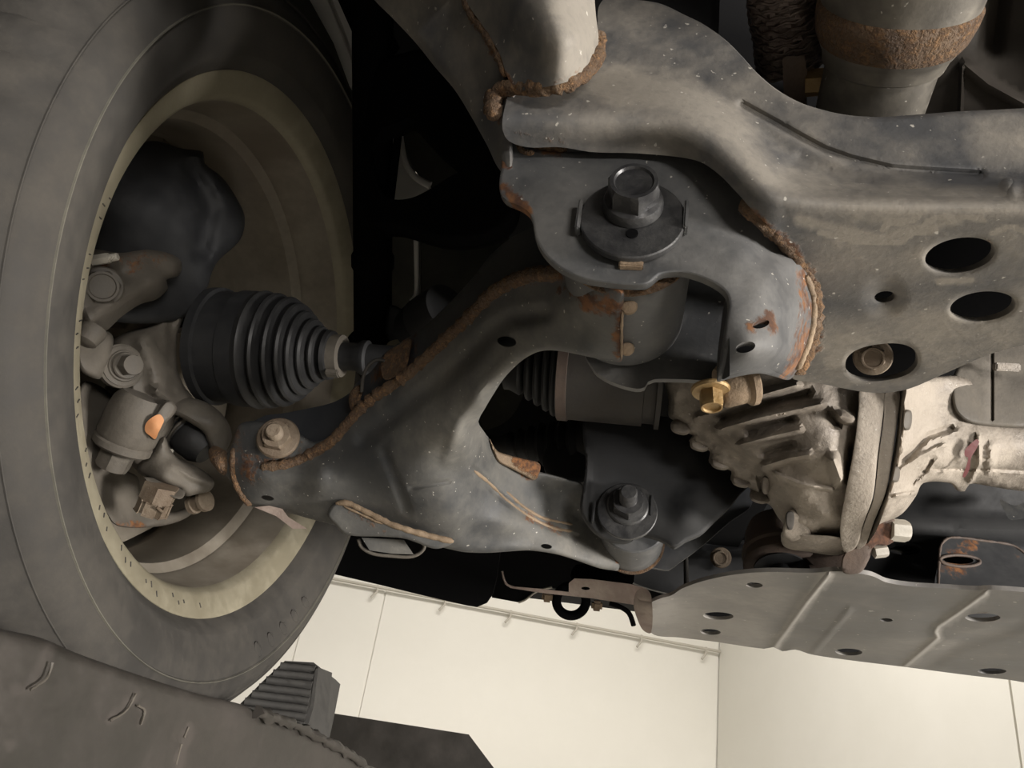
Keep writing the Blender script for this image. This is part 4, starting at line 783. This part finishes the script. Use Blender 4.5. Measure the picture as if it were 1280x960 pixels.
relief('front_strap', [(632, 728), (640, 733), (676, 736), (711, 740), (711, 729), (718, 723), (740, 724), (788, 730), (806, 735), (800, 757), (792, 756), (740, 748), (676, 741), (638, 735), (631, 730)], [(632, 730, .86), (711, 730, .82), (718, 740, .82), (800, 735, .745), (796, 755, .755), (676, 740, .84)], m_pink, sk, thick=.004, g=5, closed_smooth=False, holes=[ell(732, 735.5, 5.5, 2, 3, 12)], wear=[('g', [(720, 735), (780, 742)], 20, .5)])
q = crom([(628, 714), (630, 724), (634, 731), (642, 734)], False, 4); tube('strap_edge', unp(q, np.full(len(q), .862)), .0012, m_pink, sk, 6)
relief('strap_inner_fold', [(715, 726), (788, 733), (790, 712), (720, 706)], [(715, 726, .84), (788, 733, .78), (750, 708, .84)], m_black, sk, thick=.004, g=8)

# ------------------------------------------------------------------ splash shield, tow ring, bumper underside
ss_ = empty('splash_shield', P(520, 750, .98), 'black plastic splash shield hanging below the control arm', 'splash shield')
relief('shield_sheet', [(400, 640), (640, 640), (625, 690), (621, 720), (616, 742), (608, 754), (596, 759), (584, 757), (540, 747), (470, 730), (414, 717), (405, 690)], [(405, 690, .98), (620, 690, .96), (600, 757, 1.0), (414, 717, 1.02)], m_black, ss_, thick=.006, tdir=(0, 1, .3), g=9, closed_smooth=False)
bu = empty('bumper_underside', P(700, 745, 1.05), 'black bumper underside behind the skid plate strap', 'bumper')
relief('bumper_sheet', [(600, 690), (700, 670), (870, 690), (900, 740), (840, 760), (790, 752), (740, 744), (705, 736), (690, 734), (680, 737), (668, 741), (655, 751), (648, 753), (615, 747)], [(610, 745, 1.06), (648, 752, 1.06), (690, 734, 1.08), (860, 740, 1.05), (700, 680, 1.02)], m_black, bu, thick=.01, tdir=(0, 1, .3), g=9, closed_smooth=False)
q = crom([(648, 753), (656, 750), (668, 741), (680, 736), (690, 734)], False, 4); tube('sheet_edge', unp(q, np.full(len(q), 1.06)), .0016, m_trim, bu, 6)
q = crom([(762, 754), (776, 759), (786, 766), (790, 775), (792, 782)], False, 4); tube('sheet_edge', unp(q, np.full(len(q), 1.05)), .0035, m_black, bu, 6)
tr = empty('tow_ring', P(714, 775, 1.0), 'round black tow ring hanging below the bumper strap', 'tow ring')
q = ell(714, 751, 18.5, 18.5, 0, 40); tube('ring', unp(q, np.full(len(q), 1.0)), .0062, m_black, tr, 12, 0, True)
for px, py in ((684, 746), (746, 757)): obox('ring_lug', P(px, py, 1.0), M@np.array([1, .1, 0]), M@np.array([0, 1, 0]), (.014, .013, .012), m_tanr, tr, .003)

# ------------------------------------------------------------------ exhaust, hose, heat shield
ex = empty('exhaust_pipe', P(1110, 140, .44), 'wide dusty exhaust pipe with a rusty welded joint above the subframe', 'exhaust pipe')
def pline(pa, pb): return P(*pa), P(*pb)
A0 = P(1122, 10, .405); axp = np.array([0.005, .96, -.28])
lathe('pipe_body', A0, axp, [(-.16, .046), (-.03, .0415), (-.004, .0400), (.0, .0398), (.016, .0368), (.020, .0350), (.0215, .0338), (.0285, .0322), (.030, .0300), (.12, .0285)], m_pipe, ex, 72)
lathe('weld_ring', A0, axp, [(-.005, .0396), (-.002, .0414), (.004, .0410), (.012, .0392), (.0155, .0374), (.018, .0356)], m_rust, ex, 72, cap=False, label='rusty weld ring')
fh = empty('flex_hose', P(985, 130, .46), 'braided steel flexible hose hanging beside the exhaust pipe', 'hose')
A0, B0 = pline((990, 76, .47), (978, -30, .43)); L0 = np.linalg.norm(B0-A0)
pf = [];
for i in range(34):
    s = L0*i/33; r = .0195+.0009*(i % 2); pf.append((s, r))
lathe('braid', A0, B0-A0, pf, m_braid, fh, 48, mod=lambda i, t, r: r+.0011*math.sin(14*t+i*1.6))
for i in range(12):
    t = i/12.0; s = L0*(t+.02); c = A0+(B0-A0)/L0*s; ax_, u_, v_ = frame(B0-A0)
    pts = [c+(u_*math.cos(a)+v_*math.sin(a))*(.0206+.0006*math.sin(9*a+i)) + ax_*.0009*math.sin(11*a+i*2) for a in np.linspace(0, 2*math.pi, 48, endpoint=False)]
    tube('braid_ring', pts, .0008, m_braid, fh, 6, 0, True)
relief('hose_flange', [(978, 74), (984, 70), (1006, 70), (1009, 90), (1007, 136), (980, 124)], [(978, 75, .445), (1008, 75, .445), (1000, 130, .47)], m_brown, fh, thick=.01, g=6, closed_smooth=False, wear=[('g', [(1005, 80), (1006, 130)], 8, 1.2)])
A0, B0 = pline((1008, 104, .46), (1034, 102, .455)); hexbolt('hose_bolt', A0, B0-A0, .008, np.linalg.norm(B0-A0), m_gold, fh, dish=False)
hs = empty('heat_shield', P(1240, 140, .50), 'brown dusty pressed heat shield right of the exhaust pipe', 'heat shield')
relief('shield_sheet', [(1130, 170), (1150, 120), (1190, 60), (1222, -60), (1320, -80), (1600, -80), (1600, 170), (1320, 170)], [(1150, 140, .56), (1200, 80, .54), (1225, -20, .53), (1310, -20, .50), (1310, 140, .50), (1250, 60, .54), (1590, -60, .46), (1590, 160, .46)], m_shield, hs, thick=.003, g=8, feats=[([(1205, 80), (1235, 105), (1290, 135)], 10, -.010), ([(1203, 85), (1200, 150)], 4, -.008), ([(1250, -10), (1240, 60)], 20, .012)], wear=[('g', [(1215, 88), (1290, 132)], 9, 1.6)])  # pale line paints in the highlight along the pressed ridge

# ------------------------------------------------------------------ strut, upper arm, wheel arch, body
st = empty('suspension_strut', P(466, 430, .78), 'black upright suspension strut behind the drive shaft', 'strut')
A0, B0 = pline((466, 455, .80), (466, -60, .70)); L0 = np.linalg.norm(B0-A0)
lathe('strut_tube', A0, B0-A0, [(0, .019), (L0*.02, .0195), (L0*.25, .0195), (L0*.26, .0215), (L0*.29, .0215), (L0*.3, .0195), (L0, .0195)], m_black, st, 32)
lathe('lower_eye', P(466, 445, .78), (0, 1, 0), [(-.025, .02), (-.024, .022), (.024, .022), (.025, .02)], m_black, st, 32)
ua = empty('upper_control_arm', P(540, 200, .72), 'black arched upper control arm left of the frame tube', 'control arm')
relief('arm_plate', [(452, 150), (462, 110), (470, 84), (482, 74), (505, 66), (530, 62), (560, 70), (600, 110), (640, 180), (645, 260), (620, 290), (560, 300), (500, 285), (470, 280), (452, 240)], [(455, 160, .72), (480, 75, .70), (560, 75, .66), (640, 200, .60), (600, 290, .64), (480, 275, .72)], m_black, ua, thick=.02, tdir=(0, 1, .2), g=8, rnd=(8, .008),
       holes=[crom([(463, 190), (470, 172), (478, 160), (496, 154), (512, 147), (528, 163), (548, 184), (576, 211), (560, 222), (538, 236), (515, 247), (492, 249), (476, 240), (468, 215)], True, 6)], wear=[('g', [(470, 84), (490, 72), (525, 66)], 9, 3.0)])
for pa, w_ in (([(487, 150), (481, 190), (476, 245)], .006), ([(500, 148), (494, 200), (488, 250)], .004)):
    tube('inner_web', [P(x, y, .74) for x, y in pa], w_, m_black, ua, 10)
pn = empty('inner_fender_panel', P(520, 200, .80), 'dim grey inner fender panel seen through the upper arm', 'fender panel')
relief('panel_sheet', [(508, 130), (600, 200), (585, 240), (545, 238), (520, 215), (506, 180)], [(508, 140, .84), (590, 210, .80), (530, 225, .82)], m_liner, pn, thick=.004, g=9)
q = crom([(500, 150), (502, 175), (506, 200), (514, 216), (526, 226), (538, 232)], False, 4); tube('lit_gap_sliver', unp(q, np.full(len(q), .80)), np.linspace(.0018, .0042, len(q)), m_silver, pn, 10)  # silver colour stands in for light seen through the gap
relief('lit_gap_sheet', [(440, 150), (500, 150), (505, 200), (530, 226), (545, 236), (520, 260), (440, 260)], [(450, 160, .86), (500, 160, .86), (500, 255, .86)], m_silver, pn, thick=.004, g=9)  # bright sheet stands in for outside light behind the arm opening
lk = empty('stabilizer_link', P(520, 370, .74), 'thin grey stabilizer rod with a hooked lower end', 'stabilizer link')
q = crom([(519, 283), (520, 300), (520.5, 330), (521, 360), (519.5, 370), (514, 377)], False, 5); tube('link_rod', unp(q, np.full(len(q), .74)), .0024, m_silver, lk, 10)
relief('link_clip', [(508, 281), (512, 266), (516, 262), (522, 260), (529, 258), (529, 273), (534, 275), (524, 284), (520, 290), (516, 284)], [(508, 280, .735), (529, 260, .735), (520, 290, .735)], m_silver, lk, thick=.004, g=4, closed_smooth=False)
li = empty('sway_bar_boot', P(530, 400, .76), 'dark ribbed rubber boot behind the control arm seam', 'rubber boot')
A0, B0 = pline((525, 410, .75), (560, 385, .72)); 
lathe('ribbed_boot', A0, B0-A0, [(-.02, .014), (-.012, .022), (-.01, .024), (-.005, .021), (0, .026), (.005, .022), (.01, .027), (.02, .027), (.045, .025)], m_dark, li, 40)
relief('boot_bracket', [(486, 382), (500, 385), (514, 400), (518, 420), (500, 440), (484, 440)], [(486, 385, .77), (515, 405, .77), (490, 435, .77)], m_dark, li, thick=.01, g=6, rnd=(4, .004))
relief('boot_tag', [(485, 428), (500, 424), (508, 428), (495, 440), (484, 438)], [(485, 428, .75), (505, 428, .745), (490, 438, .745)], m_lip, li, thick=.004, g=4)
# steering rack boots behind the fork of the arm
rk = empty('steering_rack_boot', P(680, 570, .78), 'dark ribbed steering rack boot seen inside the fork of the arm', 'rubber boot')
A0, B0 = pline((600, 560, .80), (735, 552, .76)); L0 = np.linalg.norm(B0-A0)
pf = [(0, .012), (L0*.25, .013)]
for i in range(7): s = L0*(.3+.1*i); r = .016+.0022*i; pf += [(s, r), (s+L0*.05, r-.005)]
lathe('rack_boot', A0, B0-A0, pf+[(L0*1.2, .032)], m_boot, rk, 40)
lathe('rack_end', P(712, 575, .74), (0, -1, 0), [(-.03, .026), (0, .026), (.002, .024), (.003, .018)], m_dark, rk, 40)
# wheel arch liner: curved sheet over the tyre, and the inner apron
wa = empty('wheel_arch_liner', WC+np.array([0, .45, 0]), 'dark felt wheel arch liner curving over the tyre', 'wheel liner')
V = []; Fc = []; nA = 40; rows = ((-.30, .47), (-.02, .47), (.01, .465))
for s, r in rows:
    for k in range(nA+1): V.append(wp(s, r, math.radians(12+176*k/nA)))
for i in range(len(rows)-1):
    for k in range(nA): a = i*(nA+1)+k; Fc.append((a, a+1, a+nA+2, a+nA+1))
o = mkobj('liner_sheet', V, Fc, m_liner, wa); md = o.modifiers.new('thickness', 'SOLIDIFY'); md.thickness = .004
relief('apron_sheet', [(360, 230), (470, 215), (640, 280), (640, 520), (430, 530), (360, 500)], [dY(370, 240, .98), dY(470, 230, .98), dY(640, 300, .96), dY(600, 500, 1.0), dY(380, 480, .99)], m_liner, wa, thick=.004, g=12, feats=[([(372, 330), (378, 302), (400, 298), (430, 296)], 5, -.008)])
q = crom([(358, 320), (364, 306), (374, 300), (392, 299), (412, 298), (432, 297)], False, 5); tube('liner_cable', unp(q, np.full(len(q), .93)), .0022, m_black, wa, 8)
fe = empty('lit_gap', P(430, 60, 1.0), 'pale beige strip standing in for a lit gap above the tyre', 'gap strip')
relief('lit_gap_strip', [(360, -60), (420, -60), (433, 0), (447, 50), (462, 98), (456, 118), (450, 129), (437, 108), (417, 54), (386, -2)], [(380, -35, .80), (446, 60, .86), (452, 118, .88)], m_silver, fe, thick=.01, g=5, closed_smooth=False, feats=[([(408, -10), (430, 45), (450, 100)], 3, .006)])  # pale colour stands in for the lit outside seen past the tyre
relief('inner_edge', [(412, -40), (450, -40), (500, 60), (470, 100), (462, 80), (440, 40), (420, -5)], [(412, -35, .79), (450, -30, .78), (470, 95, .85)], m_black, fe, thick=.01, g=8, closed_smooth=False)
fr = empty('light_blocker', W(.05, .7, .33), 'unseen black boxes above the gearbox and subframe, added to block light', 'light blocker')  # added unseen boxes that keep lamp light off the upper wheel
box('block_box', W(.035, .64, .27), W(.14, 1.15, .33), m_body, fr, .01)
box('block_top_box', W(.0, .36, .33), W(.10, 1.15, .60), m_body, fr, .01)
box('block_tower', W(-.08, .31, .34), W(.03, .40, .60), m_body, fr, .005)
box('rear_block_box', W(-.16, -1.8, .37), W(-.04, .27, .60), m_body, fr, .01)
ub = empty('underbody', W(.3, 0, .62), 'black floor pan and body panels of the car, put in to block light', 'car body')
box('floor_pan', W(-.18, -1.8, .60), W(1.9, 1.36, .66), m_body, ub)  # unseen floor pan, put in to keep ceiling light off the underside
box('floor_pan', W(-.55, -1.8, .60), W(-.18, .02, .66), m_body, ub)
box('bumper_blocker', W(-.60, 1.22, .262), W(.11, 1.32, .62), m_body, ub)  # added front panel, keeps ceiling light out of the wheel
box('bumper_blocker', W(.11, 1.22, .2190), W(1.9, 1.226, .62), m_body, ub)  # added thin sheet so the skid plate holes look dark
box('hood_blocker', W(-.37, .02, .84), W(1.9, 1.36, .88), m_body, ub)  # unseen lid added to keep light out of the wheel well
box('fender_blocker', W(-.63, .05, .44), W(-.59, 1.32, .66), m_body, ub)  # unseen outer panel added behind the tyre to block bay light
box('outer_sill', W(-.62, -1.8, .30), W(-.55, .05, .66), m_body, ub)
